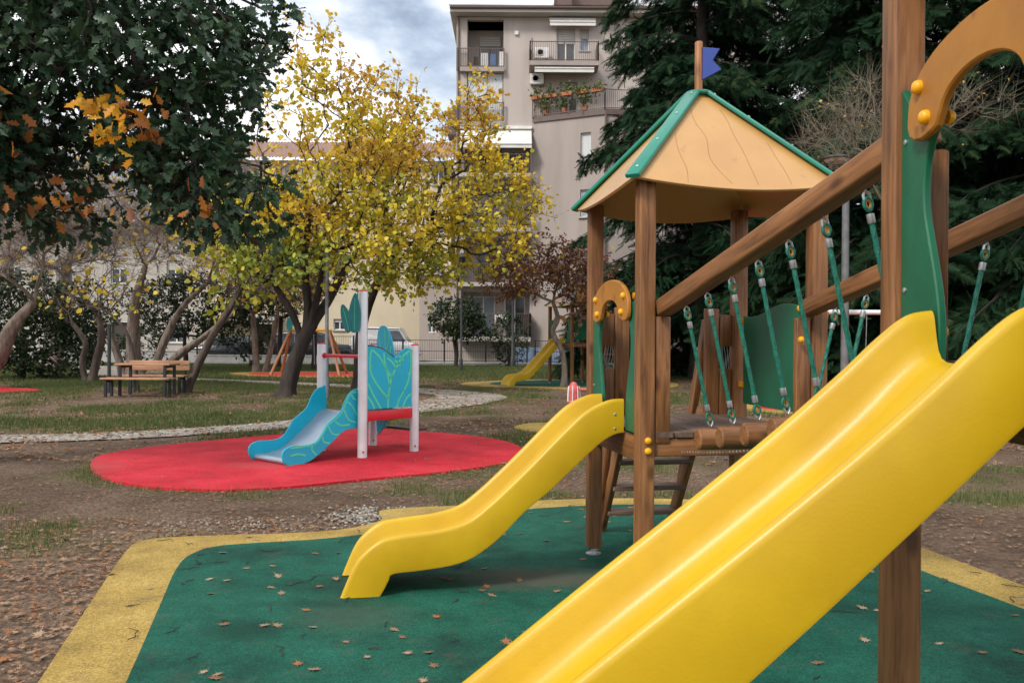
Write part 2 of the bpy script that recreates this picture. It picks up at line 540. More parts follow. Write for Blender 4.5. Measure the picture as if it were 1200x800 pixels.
gm, n_, b_ = newmat('park_ground')
L_ = n_.links.new
co = coords(n_, rnd=False)
a_ = node(n_, 'ShaderNodeAttribute', _attribute_name='tint')
s1 = node(n_, 'ShaderNodeTexNoise', Scale=0.6, Detail=8, Roughness=0.65)
s2 = node(n_, 'ShaderNodeTexNoise', Scale=22, Detail=6, Roughness=0.75)
s3 = node(n_, 'ShaderNodeTexVoronoi', Scale=34)
for s in (s1, s2, s3): L_(co.outputs[0], s.inputs['Vector'])
soil = ramp(n_, [(0.30, (0.075, 0.049, 0.033)), (0.50, (0.150, 0.102, 0.072)), (0.72, (0.255, 0.185, 0.135))])
L_(s1.outputs['Fac'], soil.inputs['Fac'])
fine = ramp(n_, [(0.30, (0.45, 0.42, 0.40)), (0.52, (0.95, 0.95, 0.95)), (0.70, (1.6, 1.55, 1.5))])
L_(s2.outputs['Fac'], fine.inputs['Fac'])
mu = node(n_, 'ShaderNodeMix', _data_type='RGBA', _blend_type='MULTIPLY'); mu.inputs['Factor'].default_value = 1
L_(soil.outputs[0], mu.inputs['A']); L_(fine.outputs[0], mu.inputs['B'])
gr = ramp(n_, [(0.35, (0.050, 0.066, 0.020)), (0.52, (0.105, 0.110, 0.040)), (0.70, (0.23, 0.175, 0.085))])
L_(s2.outputs['Fac'], gr.inputs['Fac'])
ad = node(n_, 'ShaderNodeMath', _operation='MULTIPLY_ADD'); ad.inputs[1].default_value = 0.9
sub = node(n_, 'ShaderNodeMath', _operation='SUBTRACT'); sub.inputs[1].default_value = 0.5
L_(s2.outputs['Fac'], sub.inputs[0]); L_(sub.outputs[0], ad.inputs[0]); L_(a_.outputs['Fac'], ad.inputs[2])
gf = ramp(n_, [(0.30, (0, 0, 0)), (0.62, (0.85, 0.85, 0.85))])
L_(ad.outputs[0], gf.inputs['Fac'])
mg = node(n_, 'ShaderNodeMix', _data_type='RGBA')
L_(gf.outputs[0], mg.inputs['Factor']); L_(mu.outputs['Result'], mg.inputs['A']); L_(gr.outputs[0], mg.inputs['B'])
L_(mg.outputs['Result'], b_.inputs['Base Color'])
b_.inputs['Roughness'].default_value = 0.95
b_.inputs['Specular IOR Level'].default_value = 0.15
bp = node(n_, 'ShaderNodeBump', Strength=0.7, Distance=0.03)
mb_ = node(n_, 'ShaderNodeMath', _operation='ADD')
L_(s2.outputs['Fac'], mb_.inputs[0]); L_(s3.outputs['Distance'], mb_.inputs[1])
L_(mb_.outputs[0], bp.inputs['Height']); L_(bp.outputs[0], b_.inputs['Normal'])

# one sheet: fine grid near the camera, coarse to the horizon
xs = np.concatenate([[-900, -300, -120, -60, -40], np.arange(-30, 30.1, 0.3), [40, 60, 120, 300, 900]])
ys = np.concatenate([[-300, -60, -20, -6], np.arange(0, 46.1, 0.3), [50, 60, 90, 200, 1200]])
X, Yg = np.meshgrid(xs, ys)
Z = (fbm(X * 0.9, Yg * 0.9, 3) - 0.5) * 0.05
Z = np.where((np.abs(X) > 29) | (Yg > 45) | (Yg < 0.5), 0, Z)
near = np.minimum.reduce([np.where(inside(P, X, Yg), 0, pdist(P, X, Yg)) for P in (YELLOW_MAT, RED_MAT, FAR_YEL, SWING_YEL, LEFT_RED, RIGHT_YEL, MID_YEL, PATH_POLY)])
Z = Z * sstep(0.3, 1.2, near) - 0.012
nx, ny = len(xs), len(ys)
idx = np.arange(nx * ny).reshape(ny, nx)
F = np.stack([idx[:-1, :-1], idx[:-1, 1:], idx[1:, 1:], idx[1:, :-1]], -1).reshape(-1, 4)
ground = link('ground', np_mesh('ground', np.stack([X, Yg, Z], -1).reshape(-1, 3), F, gm, grassness(X, Yg).ravel(), True))
tag(ground, kind='structure')

def sheet(name, poly, z, mat, kind='structure', skirt=0.03):
    m = MB(); n = len(poly)
    m.add([(p[0], p[1], z) for p in poly] + [(p[0], p[1], z - skirt) for p in poly],
          [tuple(range(n))] + [(i, (i + 1) % n, n + (i + 1) % n, n + i) for i in range(n)])
    o = m.build(name, mat, smooth=0)
    return tag(o, kind=kind)

def rubber(name, c, dark, light, worn, spots=()):
    m, n, b = newmat(name)
    L = n.links.new
    co = coords(n, rnd=False)
    a = node(n, 'ShaderNodeTexNoise', Scale=1.5, Detail=9, Roughness=0.68)
    s = node(n, 'ShaderNodeTexVoronoi', Scale=150)
    t = node(n, 'ShaderNodeTexNoise', Scale=5.0, Detail=8, Roughness=0.7)
    for q in (a, s, t): L(co.outputs[0], q.inputs['Vector'])
    r = ramp(n, [(0.36, dark), (0.50, c), (0.66, light)])
    L(a.outputs['Fac'], r.inputs['Fac'])
    sp = ramp(n, [(0.0, (0.45, 0.45, 0.45)), (0.5, (1.0, 1.0, 1.0)), (1, (1.6, 1.6, 1.6))])
    L(s.outputs['Color'], sp.inputs['Fac'])
    mu = node(n, 'ShaderNodeMix', _data_type='RGBA', _blend_type='MULTIPLY'); mu.inputs['Factor'].default_value = 0.85
    L(r.outputs[0], mu.inputs['A']); L(sp.outputs[0], mu.inputs['B'])
    st = ramp(n, [(0.56, (0, 0, 0)), (0.75, (0.55, 0.55, 0.55))])
    L(t.outputs['Fac'], st.inputs['Fac'])
    mw = node(n, 'ShaderNodeMix', _data_type='RGBA')
    mw.inputs['B'].default_value = (*worn, 1)
    L(st.outputs[0], mw.inputs['Factor']); L(mu.outputs['Result'], mw.inputs['A'])
    L(mw.outputs['Result'], b.inputs['Base Color'])
    colo = mw.outputs['Result']
    for (cx, cy, rx, ry, cc, amt) in spots:                 # scuffed and soiled places
        mp2 = node(n, 'ShaderNodeMapping', _vector_type='POINT')
        mp2.inputs['Location'].default_value = (-cx / rx, -cy / ry, 0); mp2.inputs['Scale'].default_value = (1 / rx, 1 / ry, 0)
        tcn = node(n, 'ShaderNodeTexCoord'); L(tcn.outputs['Object'], mp2.inputs['Vector'])
        ln_ = node(n, 'ShaderNodeVectorMath', _operation='LENGTH'); L(mp2.outputs[0], ln_.inputs[0])
        mm = node(n, 'ShaderNodeMath', _operation='MULTIPLY_ADD'); mm.inputs[1].default_value = 1.3; L(t.outputs['Fac'], mm.inputs[0]); L(ln_.outputs['Value'], mm.inputs[2])
        rr_ = ramp(n, [(0.0, (amt,) * 3), (0.62, (amt,) * 3), (1.0, (0, 0, 0))])
        sc_ = node(n, 'ShaderNodeMath', _operation='MULTIPLY'); sc_.inputs[1].default_value = 0.62; L(mm.outputs[0], sc_.inputs[0])
        L(sc_.outputs[0], rr_.inputs['Fac'])
        mx2 = node(n, 'ShaderNodeMix', _data_type='RGBA'); mx2.inputs['B'].default_value = (*cc, 1)
        L(rr_.outputs[0], mx2.inputs['Factor']); L(colo, mx2.inputs['A']); colo = mx2.outputs['Result']
    L(colo, b.inputs['Base Color'])
    b.inputs['Roughness'].default_value = 0.85
    b.inputs['Specular IOR Level'].default_value = 0.25
    bp = node(n, 'ShaderNodeBump', Strength=0.35, Distance=0.004)
    L(s.outputs['Distance'], bp.inputs['Height']); L(bp.outputs[0], b.inputs['Normal'])
    return m
MGREEN = rubber('green_rubber', (0.006, 0.078, 0.050), (0.003, 0.042, 0.029), (0.012, 0.110, 0.074), (0.075, 0.080, 0.055), [(0.15, 4.95, .62, .30, (0.105, 0.095, 0.072), .75), (-0.78, 4.25, .40, .30, (0.06, 0.085, 0.06), .4), (-1.30, 4.05, .30, .22, (0.002, 0.030, 0.020), .6), (-1.05, 4.45, .35, .10, (0.002, 0.030, 0.020), .5), (-0.2, 3.3, .5, .2, (0.002, 0.034, 0.022), .45), (1.9, 4.3, .5, .4, (0.002, 0.034, 0.022), .4)])
MRED = rubber('red_rubber', (0.50, 0.016, 0.030), (0.38, 0.013, 0.024), (0.58, 0.028, 0.046), (0.36, 0.07, 0.06), [(-2.75, 9.25, .5, .3, (0.42, 0.07, 0.07), .5), (-4.6, 9.0, .6, .7, (0.40, 0.10, 0.085), .4)])
MYEL = rubber('yellow_rubber', (0.345, 0.235, 0.062), (0.23, 0.155, 0.045), (0.43, 0.30, 0.09), (0.18, 0.12, 0.065))
MORG = rubber('orange_red_rubber', (0.48, 0.055, 0.035), (0.40, 0.04, 0.03), (0.55, 0.08, 0.05), (0.40, 0.08, 0.05))
sheet('yellow_rubber_border', YELLOW_MAT, 0.010, MYEL)
sheet('green_rubber_mat', GREEN_MAT, 0.014, MGREEN)
sheet('red_rubber_mat', RED_MAT, 0.012, MRED)
sheet('yellow_rubber_border', FAR_YEL, 0.012, MYEL)
sheet('green_rubber_mat', FAR_GRN, 0.018, MGREEN)
sheet('yellow_rubber_border', SWING_YEL, 0.012, MYEL)
sheet('red_rubber_mat', SWING_RED, 0.018, MORG)
sheet('red_rubber_mat', LEFT_RED, 0.012, MRED)
sheet('yellow_rubber_spot', SPOT_YEL, 0.018, MYEL)
sheet('yellow_rubber_border', RIGHT_YEL, 0.012, MYEL)
sheet('red_rubber_mat', RIGHT_RED, 0.018, MRED)
sheet('yellow_rubber_spot', MID_YEL, 0.012, MYEL)

pm, n_, b_ = newmat('pale_gravel')
L_ = n_.links.new
co = coords(n_, rnd=False)
v = node(n_, 'ShaderNodeTexVoronoi', Scale=26); s = node(n_, 'ShaderNodeTexNoise', Scale=1.5, Detail=6, Roughness=.7)
L_(co.outputs[0], v.inputs['Vector']); L_(co.outputs[0], s.inputs['Vector'])
r1 = ramp(n_, [(0, (0.20, 0.175, 0.15)), (0.5, (0.35, 0.315, 0.275)), (1, (0.50, 0.46, 0.41))])
L_(v.outputs['Color'], r1.inputs['Fac'])
r2 = ramp(n_, [(0.3, (0.62, 0.58, 0.54)), (0.6, (1.05, 1.05, 1.05))])
L_(s.outputs['Fac'], r2.inputs['Fac'])
mu = node(n_, 'ShaderNodeMix', _data_type='RGBA', _blend_type='MULTIPLY'); mu.inputs['Factor'].default_value = 1
L_(r1.outputs[0], mu.inputs['A']); L_(r2.outputs[0], mu.inputs['B']); L_(mu.outputs['Result'], b_.inputs['Base Color'])
b_.inputs['Roughness'].default_value = 0.95
bp = node(n_, 'ShaderNodeBump', Strength=0.9, Distance=0.03)
L_(v.outputs['Distance'], bp.inputs['Height']); L_(bp.outputs[0], b_.inputs['Normal'])
m = MB(); k = len(PL)
m.add([(p.x, p.y, 0.006) for p in PL] + [(p.x, p.y, 0.006) for p in PR], [(i, i + 1, k + i + 1, k + i) for i in range(k - 1)])
tag(m.build('gravel_path', pm, smooth=0), kind='structure')
GRAVEL = pm

# ------------------------------------------------------------------ street behind the fence
asph = pmat('street_asphalt', (0.055, 0.055, 0.057), (0.042, 0.042, 0.044), scale=3, rough=0.9, bump=0.3, bscale=90, rnd=False)
conc = pmat('pale_concrete', (0.42, 0.41, 0.39), (0.33, 0.32, 0.30), scale=2.5, rough=0.85, bump=0.15, bscale=40, rnd=False)
tag(MB().box(-60, 0.2, 43.2, 49.5, -0.02, 0.02).build('street', asph, smooth=0), kind='structure')
tag(MB().box(-60, 0.2, 49.5, 51.0, -0.02, 0.14).build('pavement', conc, smooth=0), kind='structure')
# ------------------------------------------------------------------ wooden play towers, slides, bridge
T_KEY = [(-0.007, 1.055), (0.083, 1.046), (0.211, 0.986), (0.338, 0.874), (0.483, 0.731), (0.626, 0.594), (0.768, 0.468), (0.876, 0.392), (1.016, 0.351), (1.222, 0.327), (1.34, 0.305), (1.439, 0.232), (1.492, 0.153), (1.554, 0.004)]
B_KEY = [(-0.007, 0.863), (0.045, 0.852), (0.12, 0.81), (0.24, 0.705), (0.40, 0.558), (0.56, 0.428), (0.70, 0.290), (0.839, 0.193), (0.96, 0.152), (1.135, 0.131), (1.275, 0.118), (1.298, 0.085), (1.318, 0.045), (1.342, 0.004)]

T_BIG = [(-0.007, 1.47), (0.06, 1.455), (0.135, 1.397), (0.24, 1.297), (0.40, 1.154), (0.60, 0.988), (0.93, 0.722), (1.237, 0.470), (1.35, 0.39), (1.488, 0.351), (1.694, 0.327), (1.812, 0.305), (1.911, 0.232), (2.026, 0.004)]
B_BIG = [(-0.007, 1.262), (0.02, 1.245), (0.075, 1.195), (0.16, 1.113), (0.31, 0.970), (0.50, 0.790), (0.82, 0.500), (1.08, 0.285), (1.25, 0.185), (1.432, 0.15), (1.607, 0.131), (1.757, 0.118), (1.775, 0.070), (1.814, 0.004)]
def slide_mesh(dz, w2=0.24, key=0.91):
    """one-piece moulded slide; local X runs outward, Y across, Z up from the ground"""
    dx = dz / 0.955
    T = []; B = []
    for (t, b) in zip(T_KEY, B_KEY):
        f = min(max((t[0] - 0.40) / 0.1, 0), 1)          # beyond the straight part everything shifts outward
        T.append((t[0] + dx * f, t[1] + dz * (1 - f)))
        B.append((b[0] + dx * f, b[1] + dz * (1 - f)))
    if w2 > .25: T, B = T_BIG, B_BIG
    st = smoothpoly([(a[0], a[1], b[0], b[1]) for a, b in zip(T, B)] if False else [(a[0], 0, a[1]) for a in T], 6, closed=False)
    sb = smoothpoly([(a[0], 0, a[1]) for a in B], 6, closed=False)
    V = []; n = 0
    for i in range(len(st)):
        t = Vector(st[i]); b = Vector(sb[i])
        d = (t - b); h = d.length; d = d / h
        k = i / (len(st) - 1)
        fd = 0.135 if k < 0.85 else 0.135 - 0.05 * (k - 0.85) / 0.15
        fd = min(fd, h * 0.75)
        half = [(w2 - 0.006, h), (w2 - 0.001, h - 0.006), (w2, h - 0.016), (w2, 0.016), (w2 - 0.003, 0.005), (w2 - 0.014, 0.0)]
        prof = []
        # start bottom-left, up outer wall, lip, inner wall, floor ... and mirror
        side = [(w2 - 0.014, 0.0), (w2 - 0.003, 0.004), (w2, 0.016), (w2, h - 0.022), (w2 - 0.003, h - 0.010), (w2 - 0.010, h - 0.002), (w2 - 0.019, h),
                (w2 - 0.029, h - 0.003), (w2 - 0.036, h - 0.012), (w2 - 0.041, h - 0.026), (w2 - 0.052, h - fd * 0.55), (w2 - 0.062, h - fd * 0.78), (w2 - 0.078, h - fd * 0.93), (w2 - 0.105, h - fd), (0.06, h - fd - 0.006)]
        ring = [(-a, z) for a, z in side] + [(a, z) for a, z in reversed(side)]
        n = len(ring)
        for (a, z) in ring:
            p = b + d * z
            V.append((p.x, a, p.z))
    m = MB(); fs = []
    N = len(st)
    for i in range(N - 1):
        for k in range(n):
            k2 = (k + 1) % n
            fs.append((i * n + k, i * n + k2, (i + 1) * n + k2, (i + 1) * n + k))
    # end caps as strips between the two mirrored halves
    fs.append(tuple(range(n))); fs.append(tuple(range((N - 1) * n, N * n)))
    m.add(V, fs)
    return m

def arch_poly():
    o = []
    for i in range(25):
        q = R(180 * i / 24)
        o.append((0.355 * math.cos(q), 0.665 + 0.175 * math.sin(q) ** 0.85))
    # left leg: rounded end, inner cutout, right leg
    o += [(-0.357, 0.645), (-0.345, 0.615), (-0.315, 0.598), (-0.275, 0.594), (-0.235, 0.600), (-0.198, 0.612)]
    for i in range(1, 16):
        q = R(180 - 180 * i / 16)
        o.append((0.180 * math.cos(q), 0.628 + 0.092 * math.sin(q)))
    o += [(0.198, 0.612), (0.235, 0.600), (0.275, 0.594), (0.315, 0.598), (0.345, 0.615), (0.357, 0.645)]
    return o

def side_panel_poly():
    pts = [(0.262, -0.02), (0.268, 0.06), (0.262, 0.14), (0.240, 0.23), (0.210, 0.32), (0.180, 0.42), (0.180, 0.51), (0.205, 0.585), (0.245, 0.64), (0.265, 0.68)]
    c = smoothpoly(pts, 4, closed=False)
    return [(0.046, -0.02)] + c + [(0.24, 0.705), (0.19, 0.695), (0.14, 0.700), (0.09, 0.725), (0.046, 0.775)]

def cap_mesh(r=0.019):
    return MB().lathe([(0.001, 0), (r, 0), (r, 0.006), (r * 0.92, 0.012), (r * 0.7, 0.017), (r * 0.35, 0.0195), (0.001, 0.020)], 14).mesh('bolt_cap', CAPY, 50)
CAP = cap_mesh()
def cap(parent, pos, normal):
    n = Vector(normal).normalized()
    return link('bolt_cap', CAP, parent, frame(pos, n.orthogonal(), n))

SCREW = MB().lathe([(0.001, 0), (0.008, 0), (0.008, 0.003), (0.005, 0.005), (0.001, 0.004)], 10).mesh('screw', ALU, 50)
def wavy_top(w_):
    return [(0, 0), (w_, 0)] + [(w_ * (1 - i / 12), 0.60 + 0.035 * math.cos(i / 12 * 2 * math.pi * 0.9 + 2.4)) for i in range(13)]

def roof(root, c, ang, half, ze, za):
    """four-sided pointed roof of ochre boards with green hip battens, ring, pole and swallow-tailed flag"""
    cx, cy = c
    cor = [Vector((cx + half * math.sqrt(2) * math.cos(ang + R(45 + 90 * k)), cy + half * math.sqrt(2) * math.sin(ang + R(45 + 90 * k)), ze)) for k in range(4)]
    ap = Vector((cx, cy, za))
    for k in range(4):
        a, b = cor[k], cor[(k + 1) % 4]
        x = (b - a).normalized(); mid = (a + b) / 2
        v = (ap - mid).normalized()
        nrm = x.cross(v).normalized()
        Lw = (b - a).length; Hh = (ap - mid).length
        M = frame(mid, x, v)
        poly = []
        for i in range(25):
            t = i / 24
            poly.append((-Lw / 2 + Lw * t, -0.075 * math.sin(math.pi * t) ** 0.9))
        poly.append((0.035, Hh * 0.95)); poly.append((-0.035, Hh * 0.95))
        # local Y = z cross x
        p = MB().prism(poly, -0.008, 0.008, 0.002).build('roof_panel', ROOFM, root, M)
        sgn = 1 if (M.to_3x3() @ Vector((0, 1, 0))).z > 0 else -1
        rr = random.Random(k)
        for gl in (((.05, .50), (.15, .30), (.22, .14), (.24, .0)), ((.08, .78), (.24, .62), (.35, .47), (.36, .25), (.45, .0)), ((.80, .80), (.66, .56), (.62, .36), (.59, .15), (.575, .0)), ((.90, .44), (.83, .30), (.78, .14), (.745, .02))):
            m = MB()
            pts = [((uu - .5) * Lw * (1 - vv), vv * Hh - .035) for uu, vv in smoothpoly(gl, 5, closed=False)]
            for (u0, v0), (u1, v1) in zip(pts[:-1], pts[1:]):
                m.quad((u0 - 0.0009, sgn * 0.0095, v0), (u0 + 0.0009, sgn * 0.0095, v0), (u1 + 0.0009, sgn * 0.0095, v1), (u1 - 0.0009, sgn * 0.0095, v1))
            m.build('roof_groove', GROOVE, p, M, smooth=0)
        # hip batten
        hip = (ap - cor[k])
        d = hip.normalized()
        s = Vector((-d.y, d.x, 0)).normalized()
        up = d.cross(s); up = up if up.z > 0 else -up
        p0 = cor[k] - d * 0.02 + up * 0.020
        bt = beam('roof_batten', p0, cor[k] + hip * 0.93 + up * 0.020, 0.082, 0.024, GRNB, root, up=up, r=0.006)
        for f in (0.06, 0.35, 0.65, 0.9):
            link('screw', SCREW, bt, frame(cor[k] + hip * f + up * 0.032, d, up))
    zr = ze + (za - ze) * 0.955
    m = MB().lathe([(0.001, -0.012), (0.075, -0.012), (0.088, -0.004), (0.088, 0.006), (0.075, 0.014), (0.001, 0.014)], 28)
    m.build('roof_ring', GRNB, root, Matrix.Translation((cx, cy, zr)))
    pole = MB().lathe([(0.001, 0), (0.024, 0), (0.024, 0.30), (0.021, 0.306), (0.001, 0.306)], 14).build('flag_pole', WOODO, root, Matrix.Translation((cx, cy, zr + 0.012)))
    fl = [(0.0, 0.0), (0.112, 0.052), (0.062, 0.112), (0.102, 0.178), (0.0, 0.197)]
    MB().prism(fl, -0.009, 0.009, 0.003).build('flag', BLUE, pole, frame((cx + 0.020, cy - 0.012, zr + 0.085), (0.95, -0.31, 0), (0.03, 0, 1)))

GROOVE = pmat('dark_groove', (0.27, 0.13, 0.045), rough=0.8)

def tower(root, L, a, s, deck, eave, apex, bridge='NR', flagged=True, ladder=True, board_win=True):
    a = R(a)
    u = Vector((math.cos(a), math.sin(a), 0)); v = Vector((-math.sin(a), math.cos(a), 0))
    L = Vector((L[0], L[1], 0)); N = L - v * s; Rr = N + u * s; B = L + u * s
    Z = Vector((0, 0, 1))
    corners = {'N': N, 'L': L, 'R': Rr, 'B': B}
    pm_ = {}
    for nme, p in corners.items():
        po = beam('post', p + Z * 0.055, p + Z * (eave + 0.02), 0.090, 0.090, WOOD, root, up=v, r=0.009)
        MB().lathe([(0.001, 0.0), (0.05, 0.0), (0.05, 0.006), (0.018, 0.008), (0.018, 0.075), (0.001, 0.075)], 14).build('post_foot', ALU, po, Matrix.Translation(p + Z * 0.012))
        pm_[nme] = po
    # bolt caps on the near post
    for z in (deck - 0.045, deck - 0.10):
        cap(pm_['N'], N + (-v) * 0.043 + u * 0.006 + Z * z, -v)
    # deck: planks run along v, on bearers along u
    npl = 8; wd = (s - 0.092) / npl
    for i in range(npl):
        x = 0.046 + wd * (i + 0.5)
        e0 = -0.035 if True else 0
        beam('deck_plank', N + u * x + v * (e0 + .0) + Z * (deck - 0.016), L + u * x + v * 0.035 + Z * (deck - 0.016), wd - 0.008, 0.030, DECKW, root, r=0.005)
    for p, q in ((N, Rr), (L, B)):
        beam('bearer', p + u * 0.045 + Z * (deck - 0.085), q - u * 0.045 + Z * (deck - 0.085), 0.045, 0.095, WOOD, root, r=0.008)
    for p, q in ((N, L), (Rr, B)):
        beam('bearer', p + v * 0.045 + Z * (deck - 0.105), q - v * 0.045 + Z * (deck - 0.105), 0.040, 0.135, WOOD, root, r=0.008)
    # slide side: two shaped green boards, ochre arch, yellow slide
    po_ = side_panel_poly()
    out_ = -u
    for base, dirv in ((L, -v), (N, v)):
        M = frame(base + out_ * 0.012 + Z * deck, dirv, Z)
        pn = MB().prism(po_, -0.011, 0.011, 0.004).build('shaped_side_board', GRN, root, M)
        for (w_, z) in ((0.070, 0.62), (0.070, 0.20)):
            link('screw', SCREW, pn, frame(base + dirv * w_ + out_ * 0.023 + Z * (deck + z), v, out_))
    mid = L - v * (s / 2)
    ar = MB().prism(arch_poly(), -0.012, 0.012, 0.005).build('arch_board', ORB, root, frame(mid + out_ * 0.040 + Z * deck, v, Z))
    for (y, z) in ((0.285, 0.735), (0.245, 0.645), (-0.285, 0.735), (-0.245, 0.645)):
        cap(ar, mid + v * y + out_ * 0.052 + Z * (deck + z), out_)
        cap(ar, mid + v * y + out_ * -0.002 + Z * (deck + z), -out_)
    for y in (0.27, -0.27):
        cap(root, mid + v * y + u * 0.0 + Z * (deck + 0.08), u)
    sl = slide_mesh(deck - 0.91, 0.24 if deck < 1.32 else 0.272).build('slide', YEL, root, frame(mid + out_ * 0.040 + Z * 0.012, out_, Z), smooth=50)
    for (sx_, sz_) in ((0.045, deck + 0.07), (0.045, deck - 0.01)):
        for sgn_ in (-1, 1):
            link('screw', SCREW, sl, frame(mid + out_ * (0.04 + sx_) + v * sgn_ * (0.2395 if deck < 1.32 else 0.2715) + Z * sz_, Z, v * sgn_))
    # boards beside the posts on the bridge side
    br = (N, Rr, u, -v) if bridge == 'NR' else (L, B, u, v)
    p, q, d, o_ = br
    bt_ = deck + 0.615
    for base, dd in ((p, d), (q, -d)):
        b0 = base + dd * 0.092 + o_ * 0.012
        beam('post_board', b0 + Z * (deck - 0.06), b0 + Z * bt_, 0.085, 0.042, WOOD, root, up=o_, r=0.008)
    # back side boards: a full one and one with a window gap, left and right of the opening
    if ladder:
        for base, dd in ((L, u), (B, -u)):
            beam('post_board', base + dd * 0.090 + v * 0.014 + Z * (deck - 0.05), base + dd * 0.090 + v * 0.014 + Z * (deck + 0.30), 0.082, 0.032, WOOD, root, up=v, r=0.006)
            beam('post_board', base + dd * 0.090 + v * 0.014 + Z * (deck + 0.45), base + dd * 0.090 + v * 0.014 + Z * (deck + 0.66), 0.082, 0.032, WOOD, root, up=v, r=0.006)
            beam('post_board', base + dd * 0.185 + v * 0.016 + Z * (deck - 0.05), base + dd * 0.185 + v * 0.016 + Z * (deck + 0.70), 0.098, 0.040, WOOD, root, up=v, r=0.008)
            m = MB()
            for i in range(5):
                x = -0.03 + 0.015 * i
                pts = [base + dd * (0.090 + x + 0.006 * math.sin(t * 6 + i)) + v * 0.012 + Z * (deck + 0.29 + 0.17 * t) for t in [j / 8 for j in range(9)]]
                m.tube(pts, 0.0025, 5)
            m.build('chain_mesh', ALU, root, Matrix.Identity(4))
        la, lb = L + u * 0.235, B - u * 0.235
        run = 0.60
        for base in (la, lb):
            beam('ladder_stringer', base + v * 0.04 + Z * (deck + 0.02), base + v * (0.04 + run) + Z * 0.02, 0.040, 0.105, WOOD, root, r=0.008)
        for i in range(4):
            f = (i + 0.75) / 4.6
            z = deck * (1 - f)
            c0 = la + v * (0.04 + run * f) + Z * z; c1 = lb + v * (0.04 + run * f) + Z * z
            beam('ladder_tread', c0, c1, 0.13, 0.032, DECKW, root, r=0.006)
        for base in (la - u * 0.03, lb + u * 0.03):
            hr = beam('handrail', base + v * 0.045 + Z * (deck + 0.62), base + v * (0.60) + Z * 0.10, 0.045, 0.075, WOOD, root, r=0.010)
            cap(hr, base + v * 0.20 - u * 0.0 + Z * (deck + 0.42), -v)
    # closed green panel(s)
    sides = [(Rr, B, v, u)] if bridge == 'NR' else [(Rr, B, v, u), (N, Rr, u, -v)]
    for p, q, d, o_ in sides:
        w_ = s - 0.19
        M = frame(p + d * 0.095 + Z * (deck + 0.075), d, Z)
        gp = MB().prism(wavy_top(w_), -0.010, 0.010, 0.004).build('closed_side_board', GRN, root, M)
        for e in (p + d * 0.07, q - d * 0.07):
            for z in (0.62, 0.20):
                MB().box(-0.030, 0.030, -0.018, 0.018, -0.016, 0.016).build('panel_clip', CAPY, root, frame(e + Z * (deck + z), d, Z), smooth=0)
    # top ties hidden under the roof
    c = (N + B) / 2
    roof(root, (c.x, c.y), a, s / 2 * 1.15 + 0.02, eave, apex)
    return N, L, Rr, B, u, v

SET = empty('playground_set', (1.2, 3.6, 0), 'near wooden climbing frame with two towers, two yellow slides and a log bridge', 'climbing frame', 'wooden climbing frames with yellow slides')
N1, L1, R1, B1, u1, v1 = tower(SET, (0.537, 5.534), 10, 0.992, 0.91, 2.245, 2.90)
D2 = 1.345
N2, L2, R2, B2, u2, v2 = tower(SET, (1.140, 2.50), 0, 0.992, D2, 2.665, 3.32, bridge='LB', ladder=False)
sl = [o for o in SET.children if o.name.startswith('slide')]
sl[0]['label'] = 'short yellow slide on the low roofed tower'
sl[1]['label'] = 'long yellow slide running across the foreground'

# log bridge with rope hangers
Zv = Vector((0, 0, 1))
A0 = N1 + u1 * 0.090 - v1 * 0.045 + Zv * (0.91 + 0.66); A1 = L2 + u2 * 0.090 + v2 * 0.03 + Zv * 2.035
C0 = R1 - u1 * 0.090 - v1 * 0.045 + Zv * (0.91 + 0.66); C1 = B2 - u2 * 0.090 + v2 * 0.03 + Zv * 2.035
for p, q in ((A0, A1), (C0, C1)):
    beam('bridge_beam', p, q, 0.088, 0.088, WOOD, SET, r=0.012)
for p, n in ((C0, C1 - C0),):
    dn = Vector((-1, -0.27, 0)).normalized()
    cap(SET, p + n.normalized() * 0.025 + dn * 0.044, dn)
    cap(SET, p + n.normalized() * 0.025 + dn * 0.036 - Zv * 0.17, dn)
nlog = 7
LOGM = MB().lathe([(0.001, 0), (0.044, 0), (0.052, 0.007), (0.052, 0.673), (0.044, 0.68), (0.001, 0.68)], 18).mesh('bridge_log', WOOD, 40)
FERM = pmat('dull_aluminium', (0.40, 0.40, 0.41), (0.30, 0.30, 0.31), scale=20, rough=0.45, metal=0.7)
FER = MB().lathe([(0.001, 0), (0.0122, 0), (0.013, 0.004), (0.013, 0.028), (0.0122, 0.032), (0.001, 0.034)], 12).mesh('ferrule', FERM, 40)
def eye_mesh():
    pts = []
    for i in range(21):
        q = R(-90 + 360 * i / 20)
        x = 0.015 * math.cos(q); z = 0.022 * math.sin(q)
        if z < 0: x *= (1 - 0.45 * (-z / 0.026) ** 1.5)
        pts.append((x, 0, z + 0.034))
    return pts
EYE = MB().tube(eye_mesh(), 0.0065, 8, False).mesh('rope_eye', ROPE, 60)
THI = MB().tube([(p[0] * 0.62, 0, 0.034 + (p[2] - 0.034) * 0.62) for p in eye_mesh()], 0.0042, 6, False).mesh('thimble', ORB, 60)
SHK = MB().tube([(-0.012, 0, 0.05), (-0.012, 0, 0.068), (0, 0, 0.082), (0.012, 0, 0.068), (0.012, 0, 0.05)], 0.005, 6).mesh('shackle', ALU, 60)
